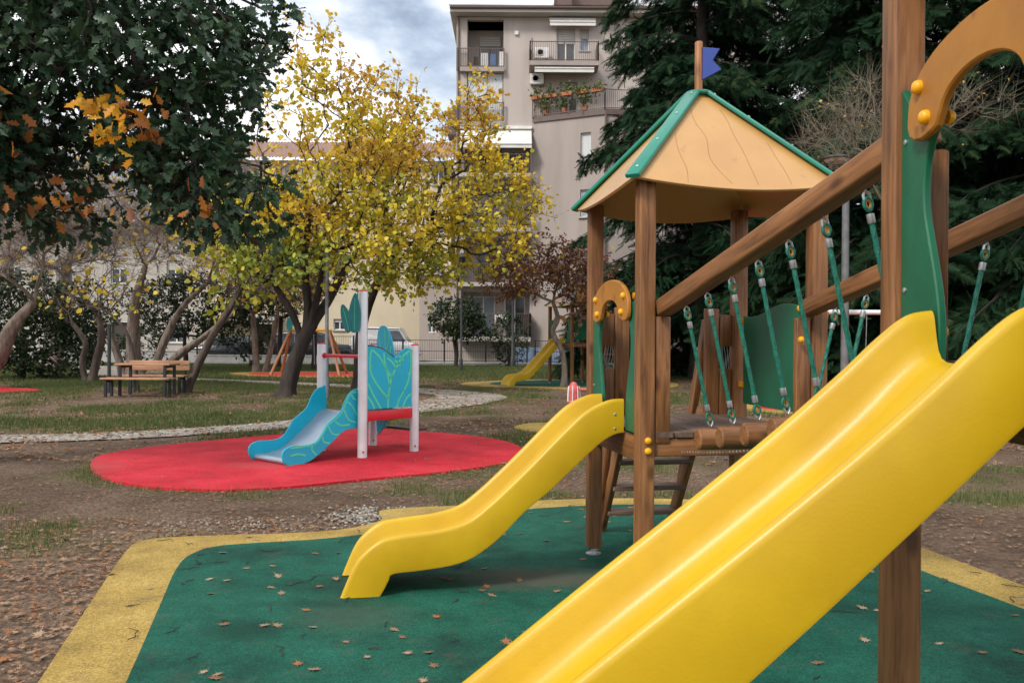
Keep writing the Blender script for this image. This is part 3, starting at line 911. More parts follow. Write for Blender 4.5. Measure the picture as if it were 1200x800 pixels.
def rope(p0, p1):
    """hanger from beam underside p0 to log p1, spliced eyes at both ends"""
    d = (p1 - p0).normalized()
    side = Vector((0.27, -0.96, 0)).cross(d).normalized()
    a = p0 + d * 0.035; b = p1 - d * 0.030
    m = MB(); Lr = (b - a).length - 0.13; k = 34
    n = 18
    # three-strand look: cross-section with lobes, twisting along its length
    vs = []; fs = []; e1 = side; e2 = d.cross(e1)
    for i in range(k + 1):
        c = a + d * (0.065 + Lr * i / k)
        for j in range(9):
            q = 2 * math.pi * j / 9
            rr = 0.0094 + 0.0007 * math.cos(3 * q)
            q2 = q + i * 0.45
            vs.append(c + e1 * math.cos(q2) * rr + e2 * math.sin(q2) * rr)
    for i in range(k):
        for j in range(9):
            fs.append((i * 9 + j, i * 9 + (j + 1) % 9, (i + 1) * 9 + (j + 1) % 9, (i + 1) * 9 + j))
    m.add(vs, fs)
    r = m.build('rope', ROPE, SET, Matrix.Identity(4), smooth=50)
    for end, up in ((a, -d), (b, d)):
        M = frame(end - up * 0.062, side, up)
        link('rope_eye', EYE, r, M); link('thimble', THI, r, M)
        link('shackle', SHK, r, M)
        link('ferrule', FER, r, frame(end - up * 0.092, side, up))
for i in range(nlog):
    f = (0.285 + 0.248 * i) / 2.09
    pa = A0.lerp(A1, f); pc = C0.lerp(C1, f)
    d = (pc - pa); d.z = 0; d.normalize()
    zl = 0.91 + (D2 - 0.91) * f - 0.045 - 0.05 * math.sin(math.pi * f)
    mid = (pa + pc) / 2; mid.z = zl
    lg = link('bridge_log', LOGM, SET, frame(mid - d * 0.34, Vector((0, 0, 1)), d))
    for s_, pp in ((-1, pa), (1, pc)):
        top = pp - Zv * 0.050
        rope(top, mid + d * s_ * 0.265 + Zv * 0.055)
for p in (0.30, -0.30):                        # support cables under the logs
    m = MB()
    for i in range(60):
        f = i / 59
        pa = A0.lerp(A1, f); pc = C0.lerp(C1, f); d = (pc - pa); d.z = 0; d.normalize()
        q = (pa + pc) / 2 + d * p; q.z = 0.91 + (D2 - 0.91) * f - 0.105 - 0.06 * math.sin(math.pi * f)
        m.lathe([(0.001, -0.005), (0.0045, -0.003), (0.0045, 0.003), (0.001, 0.005)], 6, c=q)
    m.build('support_chain', ALU, SET, Matrix.Identity(4))

# the same kind of tower far behind, with one slide
FSET = empty('playground_set', (2.0, 26.2, 0), 'distant wooden tower with yellow slide and ochre roof behind the bare-branched tree', 'climbing frame', 'wooden climbing frames with yellow slides')
N3, L3, R3, B3, u3, v3 = tower(FSET, (1.2, 27.0), 30, 1.25, 1.30, 2.45, 3.12, bridge='LB', ladder=False)
m = MB()                                        # sloping climbing board with holds on its right side
M = frame((N3 + R3) / 2 + (R3 - N3) * 0.32 + Vector((0, -0.05, 0)), u3, Vector((0, -0.25, 1)))
cb = MB().prism([(-0.05, 0.95), (0.55, 0.95), (0.55, 1.0), (-0.05, 1.0)], -0.02, 0.02).build('platform_edge', WOOD, FSET, M)
nw = MB()
for i in range(7):
    nw.tube([M @ Vector((-0.02 + i * 0.09, 0, 1.0)), M @ Vector((0.22 + i * 0.05, 0.0, 0.05))], 0.012, 5)
for j in range(7):
    f = j / 7
    nw.tube([M @ Vector((-0.02 + 0.24 * f, 0, 1.0 - 0.95 * f)), M @ Vector((0.52, 0.0, 1.0 - 0.95 * f))], 0.014, 5)
nw.build('climbing_net', BLK, FSET, Matrix.Identity(4))
# ------------------------------------------------------------------ small turquoise toddler slide
TS = empty('toddler_slide', (-1.8, 10.4, 0), 'small turquoise toddler slide with leaf patterns and grey posts on the red rubber mat', 'slide')
F_ = Vector((-1.735, 9.93, 0)); Rt = Vector((-1.20, 10.53, 0)); Bk = Vector((-1.80, 11.08, 0)); Lf = F_ + Bk - Rt
Zv = Vector((0, 0, 1))
def tpost(p, h, r=0.056):
    po = MB().lathe([(0.001, 0), (r, 0), (r, h - 0.012), (r - 0.004, h), (0.001, h)], 22).build('post', ALUP, TS, Matrix.Translation(p + Zv * 0.012))
    MB().lathe([(0.001, 0), (r - 0.003, 0), (r - 0.006, 0.012), (0.001, 0.016)], 20).build('post_cap', REDP, po, Matrix.Translation(p + Zv * (h + 0.0125)))
    for q in (0.035, ):
        MB().lathe([(0.001, 0), (0.012, 0), (0.012, 0.008), (0.001, 0.011)], 10).build('bolt_cap', REDP, po, frame(p + Vector((0.02, -r + 0.004, 0.08)), (1, 0, 0), (0.25, -1, 0)))
    return po
pF = tpost(F_, 1.93); pR = tpost(Rt, 1.30); pB = tpost(Bk, 1.30); pL = tpost(Lf, 1.31)
fr = (Rt - F_).normalized(); fl = (Lf - F_).normalized()
dk = 0.50
# deck
c4 = [F_ + (fr + fl) * 0.03, Rt + (fl - fr) * 0.03, Bk - (fr + fl) * 0.03, Lf + (fr - fl) * 0.03]
MB().prism([(0.06, 0), ((Rt - F_).length - 0.06, 0), ((Rt - F_).length - 0.06, 0.025), (0.06, 0.025)], 0.02, (Lf - F_).length - 0.02).build('deck', DKMET, TS, frame(F_ + Zv * (dk - 0.005), fr, Zv))
beam('deck_rail', F_ + fr * 0.05 + Zv * (dk - 0.015), Rt - fr * 0.05 + Zv * (dk - 0.015), 0.045, 0.115, REDP, TS, r=0.008)
beam('deck_rail', Lf + fr * 0.05 + Zv * (dk - 0.03), Bk - fr * 0.05 + Zv * (dk - 0.03), 0.045, 0.10, REDP, TS, r=0.008)
beam('deck_rail', Rt + fl * 0.05 + Zv * (dk - 0.03), Bk - fl * 0.05 + Zv * (dk - 0.03), 0.045, 0.09, DKMET, TS, r=0.008)
# hand bar between left and front posts
hb = MB().tube([F_ + fl * 0.03 + Zv * 1.185, Lf - fl * 0.03 + Zv * 1.185], 0.021, 12).build('hand_bar', REDP, TS, Matrix.Identity(4))
for p in (F_ + fl * 0.058, Lf - fl * 0.058):
    MB().lathe([(0.001, -0.02), (0.03, -0.02), (0.034, 0), (0.03, 0.02), (0.001, 0.02)], 12).build('bar_clamp', REDP, hb, frame(p + Zv * 1.185, Zv, fl))

def lines2d(m, paths, wd, t, nsub=6):
    for pts in paths:
        c = smoothpoly([(p[0], p[1]) for p in pts], nsub, closed=False)
        Lp = []; Rp = []
        for i, p in enumerate(c):
            a = Vector(c[max(i - 1, 0)]); b = Vector(c[min(i + 1, len(c) - 1)])
            d = (b - a).normalized(); nn = Vector((-d.y, d.x)) * wd / 2
            q = Vector(p); Lp.append(q + nn); Rp.append(q - nn)
        k = len(c)
        m.add([(p.x, t, p.y) for p in Lp] + [(p.x, t, p.y) for p in Rp], [(i, i + 1, k + i + 1, k + i) for i in range(k - 1)])
def thorns(m, pts, t, sz=0.024):
    for (x, z, q) in pts:
        c, s = math.cos(R(q)), math.sin(R(q))
        m.add([(x + sz * 1.3 * c, t, z + sz * 1.3 * s), (x - sz * .5 * s, t, z + sz * .5 * c), (x + sz * .5 * s, t, z - sz * .5 * c)], [(0, 1, 2)])

# leaf-patterned wall panel between front and right posts
Lw = (Rt - F_).length - 0.12
top = [(Lw, 0.70), (Lw * 0.88, 0.715), (Lw * 0.74, 0.67), (Lw * 0.62, 0.60), (Lw * 0.50, 0.64), (Lw * 0.34, 0.70), (Lw * 0.16, 0.73), (0, 0.735)]
Mw = frame(F_ + fr * 0.06 + Zv * (dk + 0.065), fr, Zv)
pn = MB().prism([(0, 0), (Lw, 0)] + smoothpoly(top, 4, closed=False), -0.009, 0.009, 0.003).build('leaf_wall_panel', CYAN, TS, Mw)
m = MB()
for t in (-0.0105, 0.0105):
    stem = [(Lw * 0.46, 0.0), (Lw * 0.47, 0.15), (Lw * 0.52, 0.32), (Lw * 0.55, 0.42)]
    lines2d(m, [stem,
        [(Lw * 0.47, 0.12), (Lw * 0.30, 0.22), (Lw * 0.08, 0.42), (Lw * 0.06, 0.62), (Lw * 0.10, 0.71)],
        [(Lw * 0.10, 0.70), (Lw * 0.28, 0.60), (Lw * 0.42, 0.45), (Lw * 0.50, 0.25)],
        [(Lw * 0.53, 0.36), (Lw * 0.40, 0.50), (Lw * 0.36, 0.66)],
        [(Lw * 0.53, 0.36), (Lw * 0.66, 0.50), (Lw * 0.80, 0.62), (Lw * 0.97, 0.69)],
        [(Lw * 0.97, 0.69), (Lw * 0.99, 0.50), (Lw * 0.90, 0.28), (Lw * 0.72, 0.10), (Lw * 0.66, 0.0)],
        [(Lw * 0.60, 0.57), (Lw * 0.70, 0.53), (Lw * 0.73, 0.50)],
        [(Lw * 0.70, 0.62), (Lw * 0.78, 0.59), (Lw * 0.80, 0.56)],
        [(Lw * 0.44, 0.60), (Lw * 0.56, 0.54), (Lw * 0.64, 0.46)],
        [(Lw * 0.02, 0.30), (Lw * 0.14, 0.16), (Lw * 0.30, 0.0)],
        [(Lw * 0.0, 0.16), (Lw * 0.10, 0.08), (Lw * 0.16, 0.0)],
        [(Lw * 0.80, 0.0), (Lw * 0.88, 0.10), (Lw * 0.99, 0.16)]], 0.026, t)
    thorns(m, [(Lw * .07, .50, 0), (Lw * .16, .30, 30), (Lw * .48, .20, 180), (Lw * .50, .26, 0), (Lw * .94, .40, 160), (Lw * .98, .55, 180), (Lw * .84, .20, 150), (Lw * .33, .55, -120), (Lw * .40, .16, 200), (Lw * .72, .54, -60), (Lw * .90, .64, -90)], t)
m.build('leaf_pattern', LIME, pn, Mw, smooth=0)
MB().prism([(p[0], p[1] + 0.0) for p in smoothpoly(top[3:], 4, closed=False)] + [(p[0], p[1] + 0.018) for p in reversed(smoothpoly(top[3:], 4, closed=False))], 0.010, 0.035).build('panel_rim', pmat('rust_brown_edge', (0.10, 0.045, 0.03), rough=.8), pn, Mw)

# tall back leaf panel on the entry side
Mb = frame(Bk - fl * 0.02 - fr * 0.00, (Rt - Bk).normalized(), Zv)
Lb = (Rt - Bk).length
lf_out = smoothpoly([(0.07, 0.20), (0.18, 0.23), (0.30, 0.42), (0.40, 0.75), (0.43, 1.05), (0.38, 1.32), (0.29, 1.50), (0.20, 1.56), (0.10, 1.52), (0.06, 1.30), (0.06, 0.7)], 5)
bp_ = MB().prism(lf_out, -0.009, 0.009, 0.003).build('tall_leaf_panel', CYAN, TS, Mb)
m = MB()
for t in (-0.0105, 0.0105):
    lines2d(m, [[(0.12, 0.3), (0.20, 0.8), (0.24, 1.2), (0.22, 1.52)], [(0.20, 0.9), (0.32, 1.15), (0.35, 1.3)], [(0.17, 0.6), (0.30, 0.8), (0.40, 0.95)], [(0.23, 1.2), (0.31, 1.36), (0.30, 1.46)], [(0.22, 1.05), (0.14, 1.25), (0.12, 1.42)]], 0.018, t)
m.build('leaf_pattern', LIME, bp_, Mb, smooth=0)
MB().tube([Mb @ Vector((0.05, 0, 1.22)), Mb @ Vector((0.05, -0.14, 1.22))], 0.022, 10).build('hand_grip', REDP, TS, Matrix.Identity(4))
# step board at the entry
beam('entry_step', Rt + fl * 0.12 + (fr) * 0.22 + Zv * 0.25, Bk - fl * 0.12 + fr * 0.22 + Zv * 0.25, 0.20, 0.03, DKMET, TS, r=0.006)

# two teal petals on the front post
petal1 = smoothpoly([(0.0, 0.0), (0.055, 0.03), (0.075, 0.16), (0.065, 0.30), (0.03, 0.42), (0.005, 0.46), (-0.035, 0.40), (-0.075, 0.26), (-0.078, 0.12), (-0.05, 0.02)], 5)
petal2 = smoothpoly([(0.0, 0.0), (0.035, 0.06), (0.03, 0.18), (-0.02, 0.27), (-0.075, 0.33), (-0.105, 0.30), (-0.105, 0.20), (-0.075, 0.08), (-0.04, 0.02)], 5)
fd_ = Vector((0.80, 0.60, 0)).normalized()
for po_, off, col, nm in ((petal1, Vector((-0.085, -0.05, 1.46)), TEAL, 'large'), (petal2, Vector((-0.155, -0.035, 1.46)), TEAL, 'small')):
    M = frame(F_ + off, (0.96, -0.28, 0), Zv)
    pt = MB().prism(po_, -0.009, 0.009, 0.003).build('petal', col, TS, M)
    m = MB()
    for t in (-0.0105, 0.0105):
        lines2d(m, [[(0, 0.03), (0.0, 0.2), (0.004, 0.40)] if nm == 'large' else [(0, 0.03), (-0.03, 0.15), (-0.075, 0.29)]], 0.006, t)
    m.build('petal_vein', LIME, pt, M, smooth=0)

# slide: curved steel chute between two turquoise wave boards
od = -fr                                             # slides away from the F-L side
mid = (F_ + Lf) / 2
Ww = (Lf - F_).length
Ms = frame(mid + od * 0.02, od, Zv)                   # local X outward, Y = Z x X
prof = smoothpoly([(-0.02, 0.535), (0.06, 0.515), (0.20, 0.40), (0.40, 0.245), (0.58, 0.125), (0.74, 0.085), (0.92, 0.075)], 6, closed=False)
m = MB(); hw = Ww / 2 - 0.085; k = len(prof)
vs = [(p[0], -hw, p[1]) for p in prof] + [(p[0], hw, p[1]) for p in prof] + [(p[0], -hw, p[1] - 0.012) for p in prof] + [(p[0], hw, p[1] - 0.012) for p in prof]
fs = []
for i in range(k - 1):
    fs += [(i, i + 1, k + i + 1, k + i), (2 * k + i, 3 * k + i, 3 * k + i + 1, 2 * k + i + 1), (i, 2 * k + i, 2 * k + i + 1, i + 1), (k + i, k + i + 1, 3 * k + i + 1, 3 * k + i)]
fs += [(0, k, 3 * k, 2 * k), (k - 1, 3 * k - 1, 4 * k - 1, 2 * k - 1)]
m.add(vs, fs).build('chute', STEEL, TS, Ms)
MB().tube([Ms @ Vector((0.925, -hw, 0.045)), Ms @ Vector((0.925, hw, 0.045))], 0.032, 14).build('chute_lip', STEEL, TS, Matrix.Identity(4))
wave = [(-0.02, 0.40), (-0.03, 0.79), (0.02, 0.805), (0.10, 0.78), (0.18, 0.69), (0.24, 0.57), (0.34, 0.49), (0.43, 0.43), (0.50, 0.33), (0.60, 0.235), (0.76, 0.215), (0.90, 0.22), (1.00, 0.18), (1.02, 0.10), (0.97, 0.02), (0.86, 0.004), (0.74, 0.01), (0.60, 0.06), (0.40, 0.19), (0.20, 0.33)]
wv = smoothpoly(wave, 4)
NEARSG = 1 if (Ms @ Vector((0, 1, 0))).y < (Ms @ Vector((0, -1, 0))).y else -1
for sg in (1, -1):
    # frame's local Y = Z cross X ; both boards share the outline
    Mx = Ms @ Matrix.Translation((0, sg * (hw + 0.012), 0))
    wb = MB().prism(wv, -0.010, 0.010, 0.004).build('wave_board', CYAN, TS, Mx)
    m = MB()
    for t in ((-0.0115, 0.0115) if sg == NEARSG else (NEARSG * -0.0115,)):
        lines2d(m, [[(0.01, 0.77), (0.10, 0.76), (0.17, 0.67), (0.23, 0.55), (0.33, 0.47), (0.43, 0.41), (0.50, 0.31), (0.60, 0.22), (0.78, 0.20), (0.92, 0.20)],
                    [(0.02, 0.50), (0.08, 0.60), (0.15, 0.66)], [(0.03, 0.42), (0.14, 0.46), (0.20, 0.57)], [(0.12, 0.40), (0.24, 0.40), (0.33, 0.45)],
                    [(0.27, 0.30), (0.36, 0.31), (0.42, 0.40)], [(0.40, 0.21), (0.48, 0.23), (0.50, 0.30)], [(0.58, 0.09), (0.64, 0.16), (0.62, 0.22)],
                    [(0.72, 0.10), (0.82, 0.125), (0.92, 0.115)], [(0.03, 0.68), (0.07, 0.70), (0.10, 0.74)]], 0.019, t)
    m.build('leaf_pattern', LIME, wb, Mx, smooth=0)

# ------------------------------------------------------------------ picnic table and benches
def bench_frame(root, xs_, y, z, depth, mat=BLK):
    for x in xs_:
        for yy in (y - depth / 2 + 0.03, y + depth / 2 - 0.03):
            MB().box(-0.03, 0.03, -0.025, 0.025, 0, z).build('leg', mat, root, Matrix.Translation((x, yy, 0)), smooth=0)
        MB().box(-0.03, 0.03, -depth / 2 + 0.056, depth / 2 - 0.056, -0.06, -0.002).build('cross_bar', mat, root, Matrix.Translation((x, y, z)), smooth=0)
def slats(root, name, x0, x1, y0, z, n, wd, th=0.04, vertical=False):
    for i in range(n):
        if vertical: p0, p1 = Vector((x0, y0, z + i * (wd + 0.012))), Vector((x1, y0, z + i * (wd + 0.012))); a, b = th, wd
        else: p0, p1 = Vector((x0, y0 + i * (wd + 0.012), z)), Vector((x1, y0 + i * (wd + 0.012), z)); a, b = wd, th
        beam(name, p0, p1, a, b, SLATW, root, r=0.006)
t = empty('picnic_table', (-8.7, 20.4, 0), 'picnic table with thin timber top and black legs between the two benches', 'table')
slats(t, 'top_slat', -9.36, -8.06, 20.12, 0.745, 6, 0.098)
bench_frame(t, (-9.24, -8.18), 20.40, 0.72, 0.62)
t = empty('backless_bench', (-8.75, 19.85, 0), 'low backless timber bench in front of the picnic table', 'bench')
slats(t, 'seat_slat', -9.50, -7.90, 19.70, 0.425, 4, 0.092)
bench_frame(t, (-9.38, -8.02), 19.85, 0.40, 0.36)
t = empty('park_bench', (-8.9, 21.3, 0), 'timber bench with a two-board backrest behind the picnic table', 'bench')
slats(t, 'seat_slat', -9.62, -8.10, 21.10, 0.43, 4, 0.092)
bench_frame(t, (-9.45, -8.22), 21.25, 0.405, 0.36)
slats(t, 'back_slat', -9.62, -8.10, 21.46, 0.62, 2, 0.115, 0.035, True)
for x in (-9.45, -8.22):
    beam('back_post', (x, 21.50, 0.40), (x, 21.50, 0.80), 0.05, 0.03, BLK, t, up=(0, 1, 0), r=0.004)

# ------------------------------------------------------------------ far swings
def swing(x0, x1, y, h, label, topmat, seats, leafy):
    root = empty('swing_frame', ((x0 + x1) / 2, y, 0), label, 'swing')
    for x, sg in ((x0, -1), (x1, 1)):
        for dy in (-0.75, 0.75):
            beam('leg', (x + sg * 0.55, y + dy, 0), (x, y + dy * 0.08, h), 0.095, 0.095, WOODO, root, up=(0, 1, 0), r=0.02)
    MB().tube([(x0 - 0.1, y, h), (x1 + 0.1, y, h)], 0.055, 12).build('top_beam', topmat, root, Matrix.Identity(4))
    if leafy:
        lfp = smoothpoly([(0, 0), (0.11, 0.14), (0.12, 0.32), (0.05, 0.5), (-0.05, 0.5), (-0.11, 0.3), (-0.09, 0.12)], 4)
        MB().prism(lfp, -0.012, 0.012).build('leaf_ornament', TEAL, root, frame((x0 - 0.02, y - 0.12, h - 0.06), (1, 0, 0), (0.1, 0, 1)))
    for i in range(seats):
        x = x0 + (x1 - x0) * (i + 0.5) / seats
        s_ = MB().box(-0.2, 0.2, -0.09, 0.09, 0, 0.03).build('swing_seat', BLK, root, Matrix.Translation((x, y, 0.38)), smooth=0)
        for sg in (-1, 1):
            MB().tube([(x + sg * 0.19, y, 0.41), (x + sg * 0.22, y, h - 0.05)], 0.007, 5).build('chain', ALU, s_, Matrix.Identity(4))
swing(-8.35, -6.9, 32.2, 1.68, 'wooden swing frame with yellow beam on the far orange mat', CAPY, 2, True)
swing(6.75, 8.1, 18.4, 2.02, 'wooden swing frame with white top bar behind the log bridge', WHT, 1, False)

# spring toy
t = empty('rocking_toy', (1.45, 19.0, 0), 'small red and white rocking toy standing in the grass beyond the low tower', 'rocker')
MB().lathe([(0.001, 0.0), (0.14, 0.0), (0.14, 0.02), (0.12, 0.05), (0.13, 0.25), (0.11, 0.36), (0.06, 0.44), (0.001, 0.46)], 14).build('body', PINK, t, Matrix.Translation((1.38, 19.0, 0)))
for k in range(7):
    q = k * 2 * math.pi / 7
    MB().tube([(1.38 + .142 * math.cos(q), 19 + .142 * math.sin(q), 0.02), (1.38 + .136 * math.cos(q), 19 + .136 * math.sin(q), 0.25), (1.38 + .12 * math.cos(q), 19 + .12 * math.sin(q), 0.36)], 0.011, 5).build('white_rib', WHT, t, Matrix.Identity(4))
MB().tube([(1.48, 19.0, 0.28), (2.1, 19.0, 0.28)], 0.028, 8).build('bar', PINK, t, Matrix.Identity(4))
MB().tube([(2.0, 19.0, 0), (2.0, 19.0, 0.28)], 0.03, 8).build('bar_post', PINK, t, Matrix.Identity(4))

# ------------------------------------------------------------------ lamps and poles
def lamp(x, y, h, label, kind, r=0.05, mat=None):
    mat = mat or GRYMET
    root = empty('street_lamp', (x, y, 0), label, 'street lamp')
    MB().lathe([(0.001, 0), (r * 1.5, 0), (r * 1.5, 0.5), (r, 0.55), (r * 0.8, h), (0.001, h)], 14).build('pole', mat, root, Matrix.Translation((x, y, 0)))
    if kind == 'disc':
        MB().lathe([(0.001, 0), (0.34, 0.015), (0.36, 0.03), (0.25, 0.07), (0.08, 0.10), (0.001, 0.105)], 24).build('lamp_head', mat, root, Matrix.Translation((x - 0.2, y, h)))
        MB().lathe([(0.001, -0.05), (0.2, -0.04), (0.26, 0.012), (0.001, 0.015)], 20).build('diffuser', WHT, root, Matrix.Translation((x - 0.2, y, h)))
    elif kind == 'plain':
        MB().lathe([(0.001, 0), (r * 1.2, 0), (r * 1.2, .08), (0.001, .12)], 12).build('lamp_head', mat, root, Matrix.Translation((x, y, h)))
    else:
        MB().lathe([(0.001, 0), (0.10, 0.0), (0.20, 0.30), (0.24, 0.32), (0.12, 0.46), (0.03, 0.52), (0.001, 0.53)], 12).build('lamp_head', mat, root, Matrix.Translation((x, y, h)))
lamp(-4.19, 19.3, 3.3, 'slim grey lamp post rising behind the turquoise toddler slide', 'plain', 0.046)
lamp(7.02, 18.0, 5.2, 'tall grey lamp post with flat disc head against the dark conifers', 'disc', 0.085)
lamp(0.03, 41.0, 3.3, 'dark green lantern post in front of the apartment block', 'lantern', 0.07, DKMET)
lamp(-2.2, 37.0, 4.6, 'thin dark pole between the yellow tree and the far parked van', 'lantern', 0.05, DKMET)
t = empty('support_stake', (-10.1, 21.4, 0), 'thin dark stake standing left of the picnic table', 'stake')
MB().tube([(-10.1, 21.4, 0), (-10.1, 21.4, 1.65)], 0.045, 10).build('stake_pole', DKMET, t, Matrix.Identity(4))
MB().lathe([(0.001, 0), (0.05, 0), (0.05, 0.03), (0.001, 0.05)], 10).build('stake_cap', BLK, t, Matrix.Translation((-10.1, 21.4, 1.652)))
# ------------------------------------------------------------------ buildings
PLASTER = pmat('taupe_plaster', (0.515, 0.45, 0.41), (0.43, 0.375, 0.345), scale=1.1, rough=0.9, bump=0.08, bscale=25, detail=10, stretch=(1, 1, 0.16))
PLASTER2 = pmat('grey_taupe_plaster', (0.38, 0.325, 0.295), (0.315, 0.27, 0.245), scale=1.1, rough=0.9, bump=0.08, bscale=25, detail=10, stretch=(1, 1, 0.16))
CREAM = pmat('cream_plaster', (0.60, 0.52, 0.38), (0.53, 0.455, 0.33), scale=0.8, rough=0.9, detail=8, stretch=(1, 1, 0.5))
PALE = pmat('pale_plaster', (0.47, 0.435, 0.395), (0.40, 0.37, 0.335), scale=0.8, rough=0.9, detail=8, stretch=(1, 1, 0.5))
BASEW = pmat('beige_base_wall', (0.50, 0.43, 0.36), (0.40, 0.34, 0.29), scale=1.1, rough=0.9, detail=8)
BROWNM = pmat('brown_metal', (0.13, 0.09, 0.075), (0.10, 0.07, 0.06), rough=0.5)
TILE = pmat('terracotta_tile', (0.40, 0.17, 0.10), (0.30, 0.12, 0.07), scale=3, rough=0.85)
TILE2 = pmat('faded_pink_tile', (0.40, 0.26, 0.215), (0.33, 0.21, 0.17), scale=3, rough=0.85)
TERR = pmat('terracotta_pot', (0.46, 0.16, 0.08), (0.38, 0.13, 0.06), rough=0.8)
CLOTH = pmat('white_awning_cloth', (0.72, 0.70, 0.67), (0.64, 0.62, 0.60), scale=1.5, rough=0.85)
CURT = pmat('white_blind', (0.60, 0.62, 0.63), (0.50, 0.52, 0.53), scale=9, rough=0.7, stretch=(1, 1, 0.03))
SHUT = pmat('pale_shutter', (0.55, 0.53, 0.49), (0.45, 0.43, 0.40), scale=2, rough=0.7, stretch=(0.1, 1, 14))
DSHUT = pmat('dark_shutter', (0.06, 0.045, 0.035), (0.045, 0.035, 0.028), rough=0.7)
BLUEW = pmat('washed_blue_cloth', (0.12, 0.18, 0.34), rough=0.9)
GLASS = glassmat('window_glass', (0.06, 0.07, 0.085))
GLASSB = glassmat('pale_window_glass', (0.22, 0.27, 0.33), 0.1)

def wall_holes(root, name, mat, x0, x1, z0, z1, holes, y, depth=0.25, label=None):
    xs_ = sorted({x0, x1, *[h[0] for h in holes], *[h[1] for h in holes]})
    zs_ = sorted({z0, z1, *[h[2] for h in holes], *[h[3] for h in holes]})
    m = MB()
    for i in range(len(xs_) - 1):
        for j in range(len(zs_) - 1):
            cx, cz = (xs_[i] + xs_[i + 1]) / 2, (zs_[j] + zs_[j + 1]) / 2
            if not any(h[0] < cx < h[1] and h[2] < cz < h[3] for h in holes):
                m.quad((xs_[i], y, zs_[j]), (xs_[i + 1], y, zs_[j]), (xs_[i + 1], y, zs_[j + 1]), (xs_[i], y, zs_[j + 1]))
    for h in holes:
        d = h[4] if len(h) > 4 else depth
        a, b, c, e = h[:4]
        m.quad((a, y, c), (a, y + d, c), (a, y + d, e), (a, y, e)); m.quad((b, y, c), (b, y, e), (b, y + d, e), (b, y + d, c))
        m.quad((a, y, c), (b, y, c), (b, y + d, c), (a, y + d, c)); m.quad((a, y, e), (a, y + d, e), (b, y + d, e), (b, y, e))
        if len(h) > 4: m.quad((a, y + d, c), (b, y + d, c), (b, y + d, e), (a, y + d, e))
    o = m.build(name, mat, root, Matrix.Identity(4), smooth=0)
    return o

def window(root, x0, x1, z0, z1, y, glass=GLASS, fr=WHT, shutter=0.0, sill=True, mull=1, t=0.06):
    f = MB()
    f.box(x0, x0 + t, y - .03, y + .04, z0, z1); f.box(x1 - t, x1, y - .03, y + .04, z0, z1)
    f.box(x0 + t, x1 - t, y - .03, y + .04, z1 - t, z1); f.box(x0 + t, x1 - t, y - .03, y + .04, z0, z0 + t)
    for i in range(mull):
        x = x0 + (x1 - x0) * (i + 1) / (mull + 1)
        f.box(x - t * .6, x + t * .6, y - .028, y + .04, z0 + t, z1 - t)
    fo = f.build('window', fr, root, Matrix.Identity(4), smooth=0)
    MB().box(x0 + t * .5, x1 - t * .5, y + .005, y + .02, z0 + t * .5, z1 - t * .5).build('pane', glass, fo, Matrix.Identity(4), smooth=0)
    if shutter > 0:
        m = MB(); zb = z1 - (z1 - z0) * shutter; n = max(2, int((z1 - zb) / 0.12))
        for i in range(n):
            za = zb + (z1 - zb) * i / n; zc = zb + (z1 - zb) * (i + 0.9) / n
            m.box(x0 + .01, x1 - .01, y - .055, y - .034, za, zc)
        m.build('roller_shutter', SHUT, fo, Matrix.Identity(4), smooth=0)
    if sill:
        MB().box(x0 - .08, x1 + .08, y - .28, y + .02, z0 - .07, z0 - .003).build('sill', conc, fo, Matrix.Identity(4), smooth=0)
    return fo

def railing(root, pts, z, h=1.05, gap=0.115, slab=0.22):
    """slab fascia plus thin upright bars along a polyline"""
    m = MB()
    for (a, b) in zip(pts[:-1], pts[1:]):
        a = Vector((*a, z)); b = Vector((*b, z)); L = (b - a).length; d = (b - a) / L
        n = int(L / gap)
        for i in range(n + 1):
            p = a + d * (L * i / n)
            m.box(p.x - .011, p.x + .011, p.y - .011, p.y + .011, z, z + h)
        for zz in (z + h, z + 0.06):
            m.tube([a + Vector((0, 0, zz - z)), b + Vector((0, 0, zz - z))], 0.028, 4)
        for p in (a, (a + b) / 2, b):
            m.box(p.x - .03, p.x + .03, p.y - .03, p.y + .03, z - slab, z + h + .03)
    return m.build('railing', BROWNM, root, Matrix.Identity(4), smooth=0)

def ac_unit(x, y, z, label):
    root = empty('air_conditioner', (x, y, z), label, 'air conditioner')
    MB().box(-.38, .38, -.15, .15, 0, .58).build('case', WHT, root, Matrix.Translation((x, y, z)), smooth=0)
    MB().lathe([(0.001, 0), (.21, 0), (.21, .02), (0.001, .02)], 20).build('fan_opening', DKMET, root, frame((x - .08, y - .152, z + .29), (1, 0, 0), (0, -1, 0)))
    m = MB()
    for k in range(5): m.lathe([(.05 + .035 * k, 0), (.056 + .035 * k, 0), (.056 + .035 * k, .006), (.05 + .035 * k, .006)], 18)
    m.build('fan_grille', WHT, root, frame((x - .08, y - .174, z + .29), (1, 0, 0), (0, -1, 0)))
    for sx in (-.3, .3):
        MB().box(x + sx - .02, x + sx + .02, y - .15, y + .25, z - .05, z - .004).build('bracket', GRYMET, root, Matrix.Identity(4), smooth=0)

